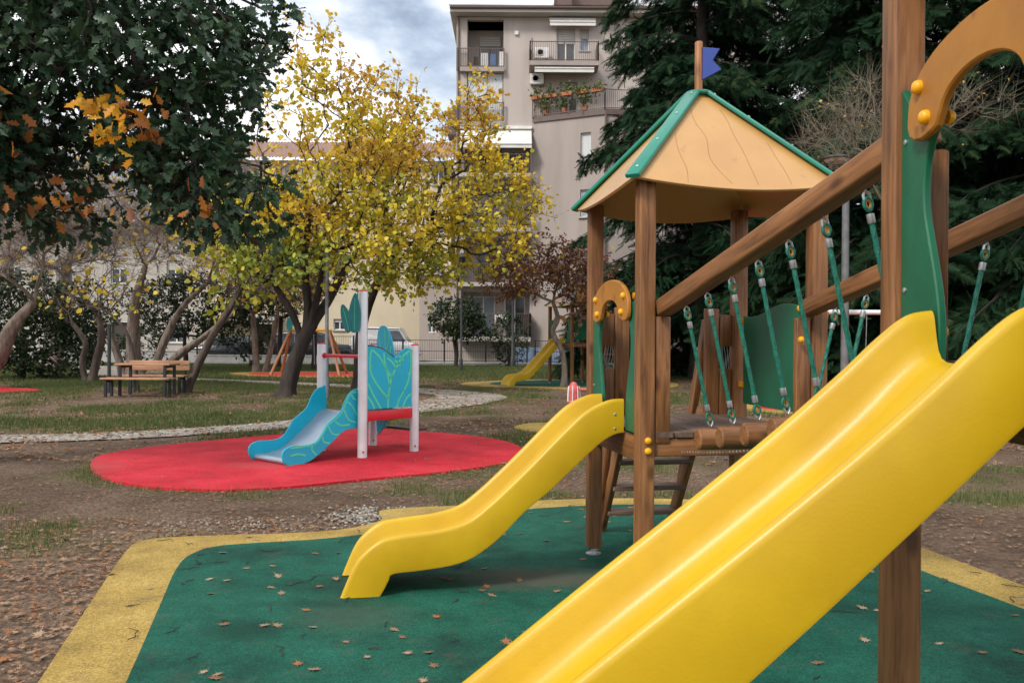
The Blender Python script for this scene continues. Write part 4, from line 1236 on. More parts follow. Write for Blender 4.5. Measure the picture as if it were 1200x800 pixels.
AB = empty('apartment_building', (3, 48, 0), 'tall taupe apartment block with brown railed balconies and tiled roof', 'building')
fz = [1.5 + 3.02 * i for i in range(6)]
YB = 48.0
holes = []
for i in (1, 2, 3): holes.append((-2.75, 0.98, fz[i] + .02, fz[i] + 2.55, 1.7))
holes.append((-2.62, -0.58, fz[4] + .02, fz[4] + 2.75, 1.7))
holes.append((-2.62, -0.58, fz[5] + .02, fz[5] + 2.70, 1.7))
holes.append((-2.85, 0.98, fz[0] + .02, fz[0] + 2.6, 1.7))
holes += [(2.40, 3.46, fz[5] + .05, fz[5] + 2.25), (3.72, 4.22, fz[5] + 1.0, fz[5] + 2.2), (2.6, 3.6, fz[4] + .05, fz[4] + 2.25), (-2.4, -0.9, 0.25, 0.85), (0.1, 0.9, 0.25, 0.85)]
wall_holes(AB, 'wall', PLASTER, -3.22, 14.0, 0.0, 19.45, holes, YB)
MB().box(-3.22, 14.0, YB + .3, YB + 11, 19.3, 19.45).quad((-3.22, YB, 0), (-3.22, YB, 19.45), (-3.22, YB + 11, 19.45), (-3.22, YB + 11, 0)).quad((14, YB, 0), (14, YB + 11, 0), (14, YB + 11, 19.45), (14, YB, 19.45)).quad((-3.22, YB + 11, 0), (14, YB + 11, 0), (14, YB + 11, 19.45), (-3.22, YB + 11, 19.45)).build('side_wall', PLASTER, AB, Matrix.Identity(4), smooth=0)
MB().box(-3.2, 0.98, YB - .04, YB - .003, 0.0, 1.25).build('base_wall', BASEW, AB, Matrix.Identity(4), smooth=0)
MB().box(-3.55, 14.4, YB - .75, YB + 11.5, 19.47, 19.72).build('eaves', PALE, AB, Matrix.Identity(4), smooth=0)
MB().tube([(-3.55, YB - .82, 19.70), (14.4, YB - .82, 19.70)], 0.08, 8).build('gutter', BROWNM, AB, Matrix.Identity(4))
m = MB()                                              # tiled roof, round-backed rows of tiles
n = 150
V = []; Fq = []
for i in range(n * 4 + 1):
    x = -3.6 + 18.1 * i / (n * 4)
    zz = 0.045 * math.sin(i / 4 * 2 * math.pi)
    for j in range(5):
        V.append((x, YB - .9 + 1.6 * j, 19.80 + .42 * j + zz))
for i in range(n * 4):
    for j in range(4): Fq.append((i * 5 + j, (i + 1) * 5 + j, (i + 1) * 5 + j + 1, i * 5 + j + 1))
rf = m.add(V, Fq).build('tiled_roof', TILE, AB, Matrix.Identity(4), smooth=0)
MB().box(2.6, 3.4, YB + 2.2, YB + 3.2, 20.2, 22.2).build('chimney', BROWNM, rf, Matrix.Identity(4), smooth=0)
MB().prism([(-2, 0), (2.2, 0), (2.2, 1.0), (0.3, 1.5), (-2, 0.9)], 0, 2.5).build('roof_dormer', BROWNM, rf, Matrix.Translation((4.4, YB + 3, 20.9)))

# loggias
for i in range(1, 6):
    xr = 0.98 if i <= 3 else -0.58
    zz = fz[i]
    window(AB, -2.0, -0.75, zz + .06, zz + 2.3, YB + 1.62, GLASS, BROWNM if i % 2 else WHT, 0.25 if i in (5, 2) else 0, False)
    if i <= 3: window(AB, -0.25, 0.6, zz + .06, zz + 2.3, YB + 1.62, GLASS, WHT, 0.3, False)
    yr = YB - (0.75 if i <= 3 else 0.12)
    if i <= 3:
        MB().box(-3.0, 1.0, YB - .85, YB - .003, zz - .22, zz).build('balcony_slab', PALE, AB, Matrix.Identity(4), smooth=0)
        railing(AB, [(-2.98, YB - .04), (-2.98, YB - .80), (0.98, YB - .80)], zz)
    else:
        MB().box(-3.0, -0.52, YB - .28, YB - .003, zz - .26, zz - .02).build('balcony_slab', PLASTER2, AB, Matrix.Identity(4), smooth=0)
        railing(AB, [(-3.18, YB - .2), (-0.55, YB - .2)], zz - .02)
MB().box(-2.58, -0.62, YB + .12, YB + .15, fz[4] + .05, fz[4] + 2.72).build('white_blind', CURT, AB, Matrix.Identity(4), smooth=0)
# awnings
def awning(x0, x1, z0, dz, d, y, roll=False):
    m = MB(); n = 8; V = []; Fq = []
    for i in range(n + 1):
        f = i / n
        for x in (x0, x1): V.append((x, y - d * f, z0 - dz * f - .05 * math.sin(math.pi * f)))
    for i in range(n): Fq.append((2 * i, 2 * i + 1, 2 * i + 3, 2 * i + 2))
    k = 2 * n
    V += [(x0, y - d, z0 - dz - .22), (x1, y - d, z0 - dz - .22)]
    Fq.append((k, k + 1, k + 3, k + 2))
    o = m.add(V, Fq).build('awning', CLOTH, AB, Matrix.Identity(4))
    MB().tube([(x0, y - d, z0 - dz), (x1, y - d, z0 - dz)], 0.05, 6).build('awning_rod', WHT, o, Matrix.Identity(4))
    MB().box(x0 - .03, x1 + .03, y - .18, y - .004, z0 - .02, z0 + .14).build('awning_case', WHT, o, Matrix.Identity(4), smooth=0)
awning(-2.95, 1.02, fz[3] + 2.62, 1.05, 1.0, YB - .02)
awning(2.0, 4.55, fz[5] + 2.62, .18, .5, YB - .02)
awning(1.15, 4.4, fz[5] - .27, .12, 1.25, YB - .05)
# projecting top balcony
MB().box(0.86, 4.66, YB - 1.35, YB - .003, fz[5] - .24, fz[5]).build('balcony_slab', PLASTER2, AB, Matrix.Identity(4), smooth=0)
railing(AB, [(0.9, YB - .03), (0.9, YB - 1.31), (4.62, YB - 1.31), (4.62, YB - .03)], fz[5])
window(AB, 2.40, 3.46, fz[5] + .05, fz[5] + 2.25, YB + .22, GLASS, WHT, 0.38, False)
window(AB, 3.72, 4.22, fz[5] + 1.0, fz[5] + 2.2, YB + .22, GLASSB, WHT, 0.4, True, 0)
window(AB, 2.6, 3.6, fz[4] + .05, fz[4] + 2.25, YB + .22, GLASS, WHT, 0.4, False)
MB().box(0.05, 0.25, YB - .12, YB - .003, fz[5] + 1.85, fz[5] + 2.05).build('alarm_box', WHT, AB, Matrix.Identity(4), smooth=0)
# dark cellar openings
for (a, b) in ((-2.4, -0.9), (0.1, 0.9)):
    window(AB, a, b, 0.25, 0.85, YB + .2, GLASS, BLK, 0, False, 1)
# ground-floor balcony
MB().box(-3.0, 1.02, YB - 1.0, YB - .003, fz[0] - .24, fz[0]).build('balcony_slab', PALE, AB, Matrix.Identity(4), smooth=0)
railing(AB, [(-2.98, YB - .04), (-2.98, YB - .95), (1.0, YB - .95), (1.0, YB - .04)], fz[0], 1.3)
window(AB, -2.35, -1.0, fz[0] + .05, fz[0] + 2.35, YB + 1.62, GLASSB, WHT, 0, False)
window(AB, -0.45, 0.75, fz[0] + .05, fz[0] + 2.35, YB + 1.62, GLASS, WHT, 0, False)
MB().box(0.55, 0.95, YB - .9, YB - .2, fz[0] + .02, fz[0] + 1.25).build('storage_cabinet', DSHUT, AB, Matrix.Identity(4), smooth=0)
# stair-side balcony seen past the left corner
MB().box(-3.75, -3.223, YB + .5, YB + 2.2, fz[4] - .6, fz[4] + .9).build('side_balcony', BROWNM, AB, Matrix.Identity(4), smooth=0)
# downpipes
MB().tube([(-3.1, YB - .07, 0.1), (-3.1, YB - .07, 19.4)], 0.05, 8).build('downpipe', BROWNM, AB, Matrix.Identity(4))

# projecting lower wing with roof terrace
WG = [(1.06, 48.0), (4.95, 46.1), (8.4, 46.6), (10.5, 49.0)]
ZT = fz[4] - .05
def wingwall(a, b, nm, hs):
    a = Vector((*a, 0)); b = Vector((*b, 0)); Lw_ = (b - a).length
    M = frame(a, b - a, (0, 0, 1))
    r0 = wall_holes(AB, nm, PLASTER2, 0, Lw_, 0, ZT, hs, 0, 0.22)
    r0.matrix_basis = W[AB.name].inverted() @ M; W[r0.name] = M
    return r0, M
ww, MW = wingwall(WG[0], WG[1], 'wing_wall', [(2.92, 3.52, ZT - 2.35, ZT - 0.85), (2.92, 3.55, ZT - 5.45, ZT - 3.95), (2.92, 3.55, ZT - 8.5, ZT - 7.0), (2.92, 3.55, ZT - 11.5, ZT - 10.0)])
for k_, (zb) in enumerate((ZT - 2.35, ZT - 5.45, ZT - 8.5, ZT - 11.5)):
    f = window(ww, 2.92, 3.54, zb, zb + 1.5, 0.16, GLASSB if k_ else CURT, WHT, 0.0 if k_ else 0.0, True, 0)
    f.matrix_basis = Matrix.Identity(4)
    for ch in f.children: ch.matrix_basis = Matrix.Identity(4)
wingwall(WG[1], WG[2], 'wing_wall', []); wingwall(WG[2], WG[3], 'wing_wall', [])
m = MB(); n = len(WG)
pts = WG + [(10.5, 48.0)]
pts = WG[:3] + [(9.6, 47.99)]
MB().add([(p[0], p[1] - .1 if i < 3 else p[1], ZT + z) for z in (0.003, .30) for i, p in enumerate(pts)], [(0, 1, 2, 3), (4, 7, 6, 5), (0, 4, 5, 1), (1, 5, 6, 2), (2, 6, 7, 3), (3, 7, 4, 0)]).build('terrace_slab', BROWNM, AB, Matrix.Identity(4), smooth=0)
railing(AB, [(1.08, 47.85), (4.93, 46.02), (8.3, 46.52)], ZT + .30, 1.05, slab=0.05)
MB().tube([(4.98, 46.0, 0.1), (4.98, 46.0, ZT)], 0.06, 8).build('downpipe', BROWNM, AB, Matrix.Identity(4))
ac_unit(1.30, YB - .22, fz[4] + 2.05, 'white air conditioner on the taupe wall under the top balcony')
ac_unit(1.55, YB - .40, fz[5] + .42, 'white air conditioner standing on the top railed balcony')
ac_unit(-0.62, YB - .45, fz[0] + .65, 'white air conditioner on the ground floor balcony')
# hanging wash, chairs and clutter on the balconies
for (x, y, z, w_, h_, m_) in ((-1.9, YB + .5, fz[5] + .25, .45, .75, CURT), (-1.35, YB + .5, fz[5] + .3, .35, .65, BLUEW), (-2.3, YB + .6, fz[5] + .02, .4, .8, DSHUT), (-0.85, YB + .6, fz[5] + .02, .3, 1.1, WHT)):
    MB().prism([(0, 0), (w_, .02), (w_ - .02, h_), (.02, h_)], -.02, .02).build('balcony_clutter', m_, AB, frame((x, y, z), (1, 0, 0), (0, 0, 1)), smooth=0)
for z in (fz[1] + .2, fz[3] + .2, fz[5] - .5):
    MB().tube([(1.0, YB - .05, z), (1.02, YB - .05, z + 2.2)], 0.02, 5).build('wall_cable', BROWNM, AB, Matrix.Identity(4))
# roof terrace planters
PLANTM = leafmat('terrace_plant_leaves', [(0, (0.05, 0.09, 0.02)), (0.6, (0.10, 0.15, 0.03)), (1, (0.20, 0.20, 0.05))])
def tuft(root, c, r, n, rng, name='foliage', mat=None, sz=0.10):
    V = []; Fq = []; T = []
    for i in range(n):
        p = Vector((rng.gauss(0, .5), rng.gauss(0, .5), rng.gauss(0, .45))) * r + Vector(c)
        a = Vector((rng.uniform(-1, 1), rng.uniform(-1, 1), rng.uniform(-.6, 1))).normalized()
        b = a.orthogonal().normalized(); b = Matrix.Rotation(rng.uniform(0, 6.28), 3, a) @ b
        s = sz * rng.uniform(.6, 1.2); k = len(V)
        V += [p - a * s, p + b * s * .45, p + a * s, p - b * s * .45]
        Fq.append((k, k + 1, k + 2, k + 3)); T += [rng.random()] * 4
    return link(name, np_mesh(name, V, Fq, mat or PLANTM, T), root, Matrix.Identity(4))
rng = random.Random(12)
PLABEL = ['terracotta trough with trailing plants, leftmost on the roof terrace railing', 'terracotta trough with low plants, second from left on the terrace railing', 'terracotta trough with upright plant, third from left on the terrace railing', 'terracotta trough with bushy plants, fourth from left on the terrace railing', 'terracotta trough at the terrace corner beside the conifer branches']
for k in range(5):
    f = 0.06 + 0.21 * k
    c = Vector((1.08, 47.80, ZT + 1.24)).lerp(Vector((4.93, 45.98, ZT + 1.24)), f)
    rt = empty('planter', c, PLABEL[k], 'planter', 'troughs along the roof terrace railing')
    MB().box(-.33, .33, -.1, .1, 0, .2).build('trough', TERR, rt, frame(c, (3.85, -1.9, 0), (0, 0, 1)), smooth=0)
    tuft(rt, c + Vector((0, 0, .28)), .42, 90, rng, 'foliage', PLANTM, 0.11)
for k, (f, l) in enumerate(((0.14, 'bushy potted shrub behind the left end of the terrace railing'), (0.42, 'small potted plant behind the terrace railing'), (0.72, 'tall potted shrub behind the right part of the terrace railing'))):
    c = Vector((1.3, 48.1, ZT + .31)).lerp(Vector((4.93, 46.3, ZT + .31)), f); c.y -= .15
    rt = empty('potted_plant', c, l, 'potted plant', 'plants on the roof terrace')
    MB().lathe([(0.001, 0), (.13, 0), (.18, .3), (.16, .3), (0.001, .26)], 12).build('pot', TERR, rt, Matrix.Translation(c))
    tuft(rt, c + Vector((0, 0, .7)), .5, 150, rng, 'foliage', PLANTM, 0.11)

# cream building to the left
CB = empty('apartment_building', (-12, 54, 0), 'cream apartment house with terracotta roof behind the yellow tree', 'building')
hl = []
for i in range(4):
    for k in range(5):
        x = -17.6 + 3.1 * k
        hl.append((x + .1, x + .85, 0.85 + 3.1 * i + (0.95 if i else 1.05), 0.85 + 3.1 * i + (2.2 if i else 1.75)))
hl2 = [h for h in hl if not (h[2] < 3 and not -12 < h[0] < -10)]
wall_holes(CB, 'wall', CREAM, -19.4, -3.9, 0, 12.6, hl2 + [(-16.6, -15.2, 0.15, 2.3)], 54.0, 0.22)
for h in hl2: window(CB, h[0], h[1], h[2], h[3], 54.17, GLASS, WHT, 0.3 if (int(h[0] * 7 + h[2]) % 3) else 0, True)
MB().box(-16.55, -15.25, 54.15, 54.2, .15, 2.28).build('door', DSHUT, CB, Matrix.Identity(4), smooth=0)
MB().box(-20.2, -14.4, 51.8, 53.99, 2.45, 2.75).build('canopy', PALE, CB, Matrix.Identity(4), smooth=0)
MB().box(-19.38, -3.9, 53.95, 53.997, 0, .8).build('base_wall', PLASTER2, CB, Matrix.Identity(4), smooth=0)
MB().quad((-19.4, 54, 0), (-19.4, 54, 12.6), (-19.4, 64, 12.6), (-19.4, 64, 0)).quad((-3.9, 54, 0), (-3.9, 64, 0), (-3.9, 64, 12.6), (-3.9, 54, 12.6)).build('side_wall', CREAM, CB, Matrix.Identity(4), smooth=0)
m = MB(); V = []; Fq = []
for i in range(321):
    x = -20 + 16.8 * i / 320; zz = .05 * math.sin(i * math.pi / 2)
    for j in range(4): V.append((x, 53.3 + 1.9 * j, 12.65 + .75 * j + zz))
for i in range(320):
    for j in range(3): Fq.append((i * 4 + j, (i + 1) * 4 + j, (i + 1) * 4 + j + 1, i * 4 + j + 1))
m.add(V, Fq).build('tiled_roof', TILE2, CB, Matrix.Identity(4), smooth=0)
# grey annex between the two
GB = empty('garage_annex', (-4, 52, 0), 'low grey-beige annex with small square windows beside the apartment block', 'building')
wall_holes(GB, 'wall', PLASTER2, -5.6, -3.3, 0, 5.2, [(-5.1, -4.6, 1.75, 2.25), (-3.9, -3.6, 1.8, 2.25)], 51.5, .15)
window(GB, -5.1, -4.6, 1.75, 2.25, 51.6, GLASS, WHT, 0, False, 1); window(GB, -3.9, -3.6, 1.8, 2.25, 51.6, GLASS, WHT, 0, False, 0)
MB().box(-5.8, -3.25, 51.2, 53.9, 5.21, 5.45).build('flat_roof', PALE, GB, Matrix.Identity(4), smooth=0)
# pale building far left
LB = empty('pale_house', (-27, 58, 0), 'long pale two-storey house with dark doorways behind the left bushes', 'building')
wall_holes(LB, 'wall', PALE, -42, -19.6, 0, 8.6, [(-31.0, -29.8, .1, 2.4), (-27.3, -26.1, .1, 2.4), (-23.5, -22.2, 1.0, 2.3), (-34.5, -33.2, 1.0, 2.3)] + [(x_, x_ + 1.1, 5.0, 6.6) for x_ in (-38, -34.5, -31, -27.3, -23.5)], 58, .25)
for x_ in (-38, -34.5, -31, -27.3, -23.5): window(LB, x_, x_ + 1.1, 5.0, 6.6, 58.2, GLASS, WHT, 0.4)
for x in (-31.0, -27.3): MB().box(x + .02, x + 1.18, 58.2, 58.24, .1, 2.38).build('door', DSHUT, LB, Matrix.Identity(4), smooth=0)
for x in (-23.5, -34.5): window(LB, x, x + 1.3, 1.0, 2.3, 58.2, GLASS, WHT, 0)
MB().box(-42.5, -19.2, 57.3, 64, 8.61, 8.9).build('flat_roof', PALE, LB, Matrix.Identity(4), smooth=0)
# house glimpsed under the conifers
RB = empty('pale_house', (12, 50, 0), 'pale house with small dark window glimpsed below the conifers', 'building')
wall_holes(RB, 'wall', PALE, 8.6, 22, 0, 5, [(9.1, 10.3, .9, 1.7), (13.5, 14.7, .9, 2.1)], 50.5, .2)
window(RB, 9.1, 10.3, .9, 1.7, 50.65, GLASS, WHT, 0); window(RB, 13.5, 14.7, .9, 2.1, 50.65, GLASS, WHT, 0)
MB().box(8.4, 22.2, 50.0, 56, 5.01, 5.3).build('flat_roof', PALE, RB, Matrix.Identity(4), smooth=0)

# ------------------------------------------------------------------ fence, low walls, cars, bin
def fence(x0, x1, y, zb, h, label, step=2.4):
    root = empty('mesh_fence', ((x0 + x1) / 2, y, 0), label, 'fence', 'black fences along the street side of the park')
    n = max(1, round((x1 - x0) / step))
    for i in range(n + 1):
        x = x0 + (x1 - x0) * i / n
        MB().box(x - .035, x + .035, y - .035, y + .035, zb, zb + h + .06).build('post', BLK, root, Matrix.Identity(4), smooth=0)
    for i in range(n):
        a = x0 + (x1 - x0) * i / n + .04; b = x0 + (x1 - x0) * (i + 1) / n - .04
        m = MB(); k = int((b - a) / .12)
        for j in range(k + 1):
            x = a + (b - a) * j / k
            m.box(x - .006, x + .006, y - .006, y + .006, zb + .06, zb + h)
        for zz in (.06, h * .5, h): m.box(a, b, y - .015, y + .015, zb + zz - .015, zb + zz + .015)
        m.build('fence_panel', BLK, root, Matrix.Identity(4), smooth=0)
def lowwall(x0, x1, y, h, d, label):
    root = empty('low_wall', ((x0 + x1) / 2, y, 0), label, 'wall')
    MB().box(x0, x1, y, y + d, -.05, h).build('wall_body', conc, root, Matrix.Identity(4), smooth=0)
    MB().box(x0 - .02, x1 + .02, y - .03, y + d + .03, h + .002, h + .06).build('coping', conc, root, Matrix.Identity(4), smooth=0)
lowwall(-16.6, -8.2, 44.6, 0.42, .25, 'low pale wall carrying the fence behind the far swings')
lowwall(-26.0, -16.9, 46.0, 0.62, .25, 'low pale wall at the end of the gravel path on the left')
lowwall(-8.0, 0.9, 44.7, 0.10, .2, 'thin pale kerb wall under the fence by the small green tree')
lowwall(1.1, 18.0, 44.3, 0.10, .2, 'thin pale kerb wall under the fence below the apartment block')
fence(-16.5, -8.3, 44.72, .48, 1.0, 'black mesh fence standing on the low pale wall')
fence(-7.9, 0.8, 44.8, .16, 1.15, 'black mesh fence in front of the parked van and small green tree')
fence(1.2, 17.9, 44.4, .16, 1.15, 'black mesh fence in front of the apartment base, right part')
BLUEP = pmat('blue_grey_panel', (0.22, 0.30, 0.45), (0.18, 0.25, 0.38), rough=0.7)
t = empty('ramp_wall', (2.2, 46, 0), 'blue-grey wall panels behind the fence under the balcony', 'wall')
for i in range(4):
    MB().box(.2 + 1.15 * i, 1.31 + 1.15 * i, 45.2, 45.28, .02, .95).build('panel', BLUEP, t, Matrix.Identity(4), smooth=0)

CARPAINT = {k: pmat('car_paint_' + k, c, tuple(x * .85 for x in c), rough=0.25, coat=0.5, metal=0.2) for k, c in (('dark', (0.02, 0.024, 0.03)), ('white', (0.62, 0.62, 0.62)), ('silver', (0.32, 0.34, 0.36)))}
TYRE = pmat('tyre_rubber', (0.018, 0.018, 0.018), rough=0.85)
LAMPW = pmat('headlamp_glass', (0.6, 0.6, 0.6), rough=0.15)
def car(x, y, rot, paint, kind, label, sc=1.0):
    root = empty('parked_car', (x, y, 0.02), label, 'car', 'vehicles parked behind the fence')
    M0 = Matrix.Translation((x, y, 0.02)) @ Matrix.Rotation(R(rot), 4, 'Z') @ Matrix.Scale(sc, 4, (1, 0, 0))
    if kind == 'hatch':
        body = [(-1.95, .28), (-1.95, .62), (-1.85, .85), (-1.0, .95), (-.35, 1.40), (.85, 1.47), (1.65, 1.2), (1.9, .9), (1.95, .3)]
        win = [(-.88, .96), (-.32, 1.34), (.8, 1.40), (1.5, 1.18), (1.55, .98)]
    elif kind == 'suv':
        body = [(-2.2, .35), (-2.2, .8), (-2.05, 1.0), (-1.15, 1.08), (-.55, 1.66), (1.7, 1.72), (2.1, 1.2), (2.15, .4)]
        win = [(-1.0, 1.1), (-.5, 1.58), (1.62, 1.63), (1.9, 1.22), (1.9, 1.1)]
    else:
        body = [(-2.4, .35), (-2.4, .9), (-2.2, 1.15), (-1.8, 1.2), (-1.25, 1.85), (-.9, 1.95), (2.3, 1.98), (2.4, 1.7), (2.4, .4)]
        win = [(-1.65, 1.2), (-1.15, 1.78), (-.2, 1.80), (-.2, 1.2)]
    hw = .88 if kind != 'van' else .95
    body = smoothpoly(body, 3)
    b = MB().prism(body, -hw, hw, 0.10).build('body', CARPAINT[paint], root, M0, smooth=60)
    for sg in (-1, 1):
        MB().prism(win, sg * hw - .004, sg * hw + .006).build('side_window', GLASS, root, M0, smooth=0)
        for xx in (-1.28, 1.3):
            wo = MB().lathe([(0.001, -.1), (.30, -.1), (.33, -.06), (.33, .06), (.30, .1), (0.001, .1)], 20, 'Y').build('wheel', TYRE, root, M0 @ Matrix.Translation((xx, sg * (hw - .07), .33)))
            MB().lathe([(0.001, 0), (.19, 0), (.17, .012), (0.001, .006)], 14, 'Y').build('rim', ALU, wo, M0 @ Matrix.Translation((xx, sg * (hw + .033) if sg > 0 else sg * (hw + .045), .33)))
        MB().box(-.03, .03, -.16, .16, -.08, .08).build('headlight', LAMPW, root, M0 @ Matrix.Translation((body[2][0] + .02, sg * (hw - .28), .72)), smooth=0)
    z0, z1 = win[0][1], win[1][1]
    Mw_ = M0
    MB().add([(win[0][0] - .17, -hw + .16, z0), (win[0][0] - .17, hw - .16, z0), (win[1][0] - .12, hw - .2, z1), (win[1][0] - .12, -hw + .2, z1)], [(0, 1, 2, 3)]).build('windscreen', GLASS, root, M0, smooth=0)
car(-15.7, 47.2, 0, 'dark', 'hatch', 'dark hatchback parked behind the fence left of the swings')
car(-11.0, 47.4, 180, 'dark', 'suv', 'dark tall car parked behind the fence beside the swing legs')
car(-7.0, 47.6, 180, 'white', 'van', 'white van parked behind the fence near the turquoise slide', .72)
t = empty('waste_container', (9.3, 44.0, 0), 'dark waste container by the fence under the conifers', 'bin')
MB().prism([(-.5, .1), (.5, .1), (.6, 1.2), (-.6, 1.2)], -.45, .45, .03).build('bin_body', BLK, t, Matrix.Translation((9.3, 43.4, 0)))
MB().prism([(-.63, 1.205), (.63, 1.205), (.5, 1.4), (-.5, 1.4)], -.5, .5, .03).build('bin_lid', DKMET, t, Matrix.Translation((9.3, 43.4, 0)))
for sx in (-.45, .45): MB().lathe([(0.001, -.03), (.1, -.03), (.1, .03), (0.001, .03)], 12, 'X').build('wheel', TYRE, t, Matrix.Translation((9.3 + sx, 43.1, .1)))
# ------------------------------------------------------------------ trees
BARK = pmat('grey_brown_bark', (0.115, 0.085, 0.068), (0.050, 0.036, 0.030), scale=9, rough=0.95, bump=0.9, bscale=14, stretch=(1, 1, 0.22), detail=8)
BARKD = pmat('dark_bark', (0.045, 0.033, 0.028), (0.020, 0.015, 0.013), scale=9, rough=0.95, bump=0.9, bscale=14, stretch=(1, 1, 0.22), detail=8)
BARKP = pmat('pale_pinkish_bark', (0.235, 0.185, 0.15), (0.085, 0.063, 0.052), scale=9, rough=0.95, bump=1.0, bscale=16, stretch=(1, 1, 0.3), detail=8)
TWIGP = pmat('pale_twigs', (0.26, 0.205, 0.185), (0.18, 0.14, 0.125), rough=0.95)
VINE = pmat('dry_vine', (0.22, 0.19, 0.13), (0.15, 0.125, 0.09), rough=0.95)
LY = leafmat('yellow_leaves', [(0, (0.60, 0.36, 0.07)), (0.2, (0.72, 0.48, 0.05)), (0.5, (0.74, 0.58, 0.045)), (0.74, (0.50, 0.47, 0.055)), (1, (0.23, 0.30, 0.055))], 0.5, 0.35)
LPOD = pmat('dark_seed_pods', (0.07, 0.032, 0.022), (0.05, 0.022, 0.016), rough=0.8)
LO = leafmat('oak_leaves', [(0, (0.020, 0.052, 0.025)), (0.55, (0.032, 0.076, 0.035)), (0.88, (0.060, 0.112, 0.048)), (0.92, (0.12, 0.05, 0.014)), (1, (0.20, 0.08, 0.016))], 0.42, 0.18, 0.45)
LGOLD = leafmat('golden_oak_leaf', [(0, (0.52, 0.20, 0.012)), (0.5, (0.62, 0.30, 0.018)), (1, (0.55, 0.36, 0.03))], 0.5, 0.35)
LRUSTO = leafmat('russet_oak_leaf', [(0, (0.16, 0.05, 0.012)), (0.5, (0.25, 0.085, 0.016)), (1, (0.36, 0.14, 0.02))], 0.5, 0.3)
LBR = leafmat('russet_leaves', [(0, (0.13, 0.055, 0.035)), (0.6, (0.21, 0.095, 0.055)), (1, (0.33, 0.15, 0.06))], 0.7, 0.25)
LDK = leafmat('dark_evergreen_leaves', [(0, (0.018, 0.036, 0.016)), (0.7, (0.034, 0.058, 0.024)), (1, (0.06, 0.085, 0.03))], 0.5, 0.12)
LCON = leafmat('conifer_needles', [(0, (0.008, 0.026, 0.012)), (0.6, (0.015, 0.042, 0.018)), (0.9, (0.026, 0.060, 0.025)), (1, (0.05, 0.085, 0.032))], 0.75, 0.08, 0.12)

def rv(rng, n): return rng.standard_normal((n, 3))
def ell_pts(rng, n, ells, thin=0.0, hollow=0.0):
    """random points inside a union of ellipsoids (cx,cy,cz,rx,ry,rz), thinned by noise for gaps"""
    vol = np.array([e[3] * e[4] * e[5] for e in ells]); vol = vol / vol.sum()
    out_ = []
    while len(out_) < n:
        e = ells[rng.choice(len(ells), p=vol)]
        p = rng.standard_normal(3); p /= np.linalg.norm(p)
        r = rng.random() ** (1 / 3 if hollow == 0 else 1 / 5)
        p = np.array(e[:3]) + p * r * np.array(e[3:6])
        if thin and vnoise(p[0] * .9 + p[2] * .55 + 40, p[1] * .8 + p[2] * .9 + 9) < thin: continue
        out_.append(p)
    return np.array(out_)

def network(pts, trunk, bias=0.35, attach=0.55, sag=0.0):
    """join crown points to a trunk polyline, each to the cheapest node already joined"""
    trunk = [np.array(t, float) for t in trunk]
    nodes = [t for t in trunk]; par = [-1] + list(range(len(trunk) - 1))
    na = max(1, int(len(trunk) * attach))
    plen = [0.0] * len(trunk)
    top = trunk[-1]
    order = np.argsort(np.linalg.norm(pts - top, axis=1))
    P = np.zeros((len(trunk) + len(pts), 3)); P[:len(trunk)] = trunk
    PLn = np.zeros(len(P)); PLn[:na] = 1e9
    cnt = len(trunk)
    D0 = np.zeros(len(P)); D0[:cnt] = 0
    for i in order:
        p = pts[i]
        d = np.linalg.norm(P[:cnt] - p, axis=1)
        c = d * (1 + 0.0) + bias * PLn[:cnt]
        j = int(np.argmin(c))
        P[cnt] = p; PLn[cnt] = (PLn[j] if j >= len(trunk) else 0) + d[j]
        par.append(j); cnt += 1
    return P, par

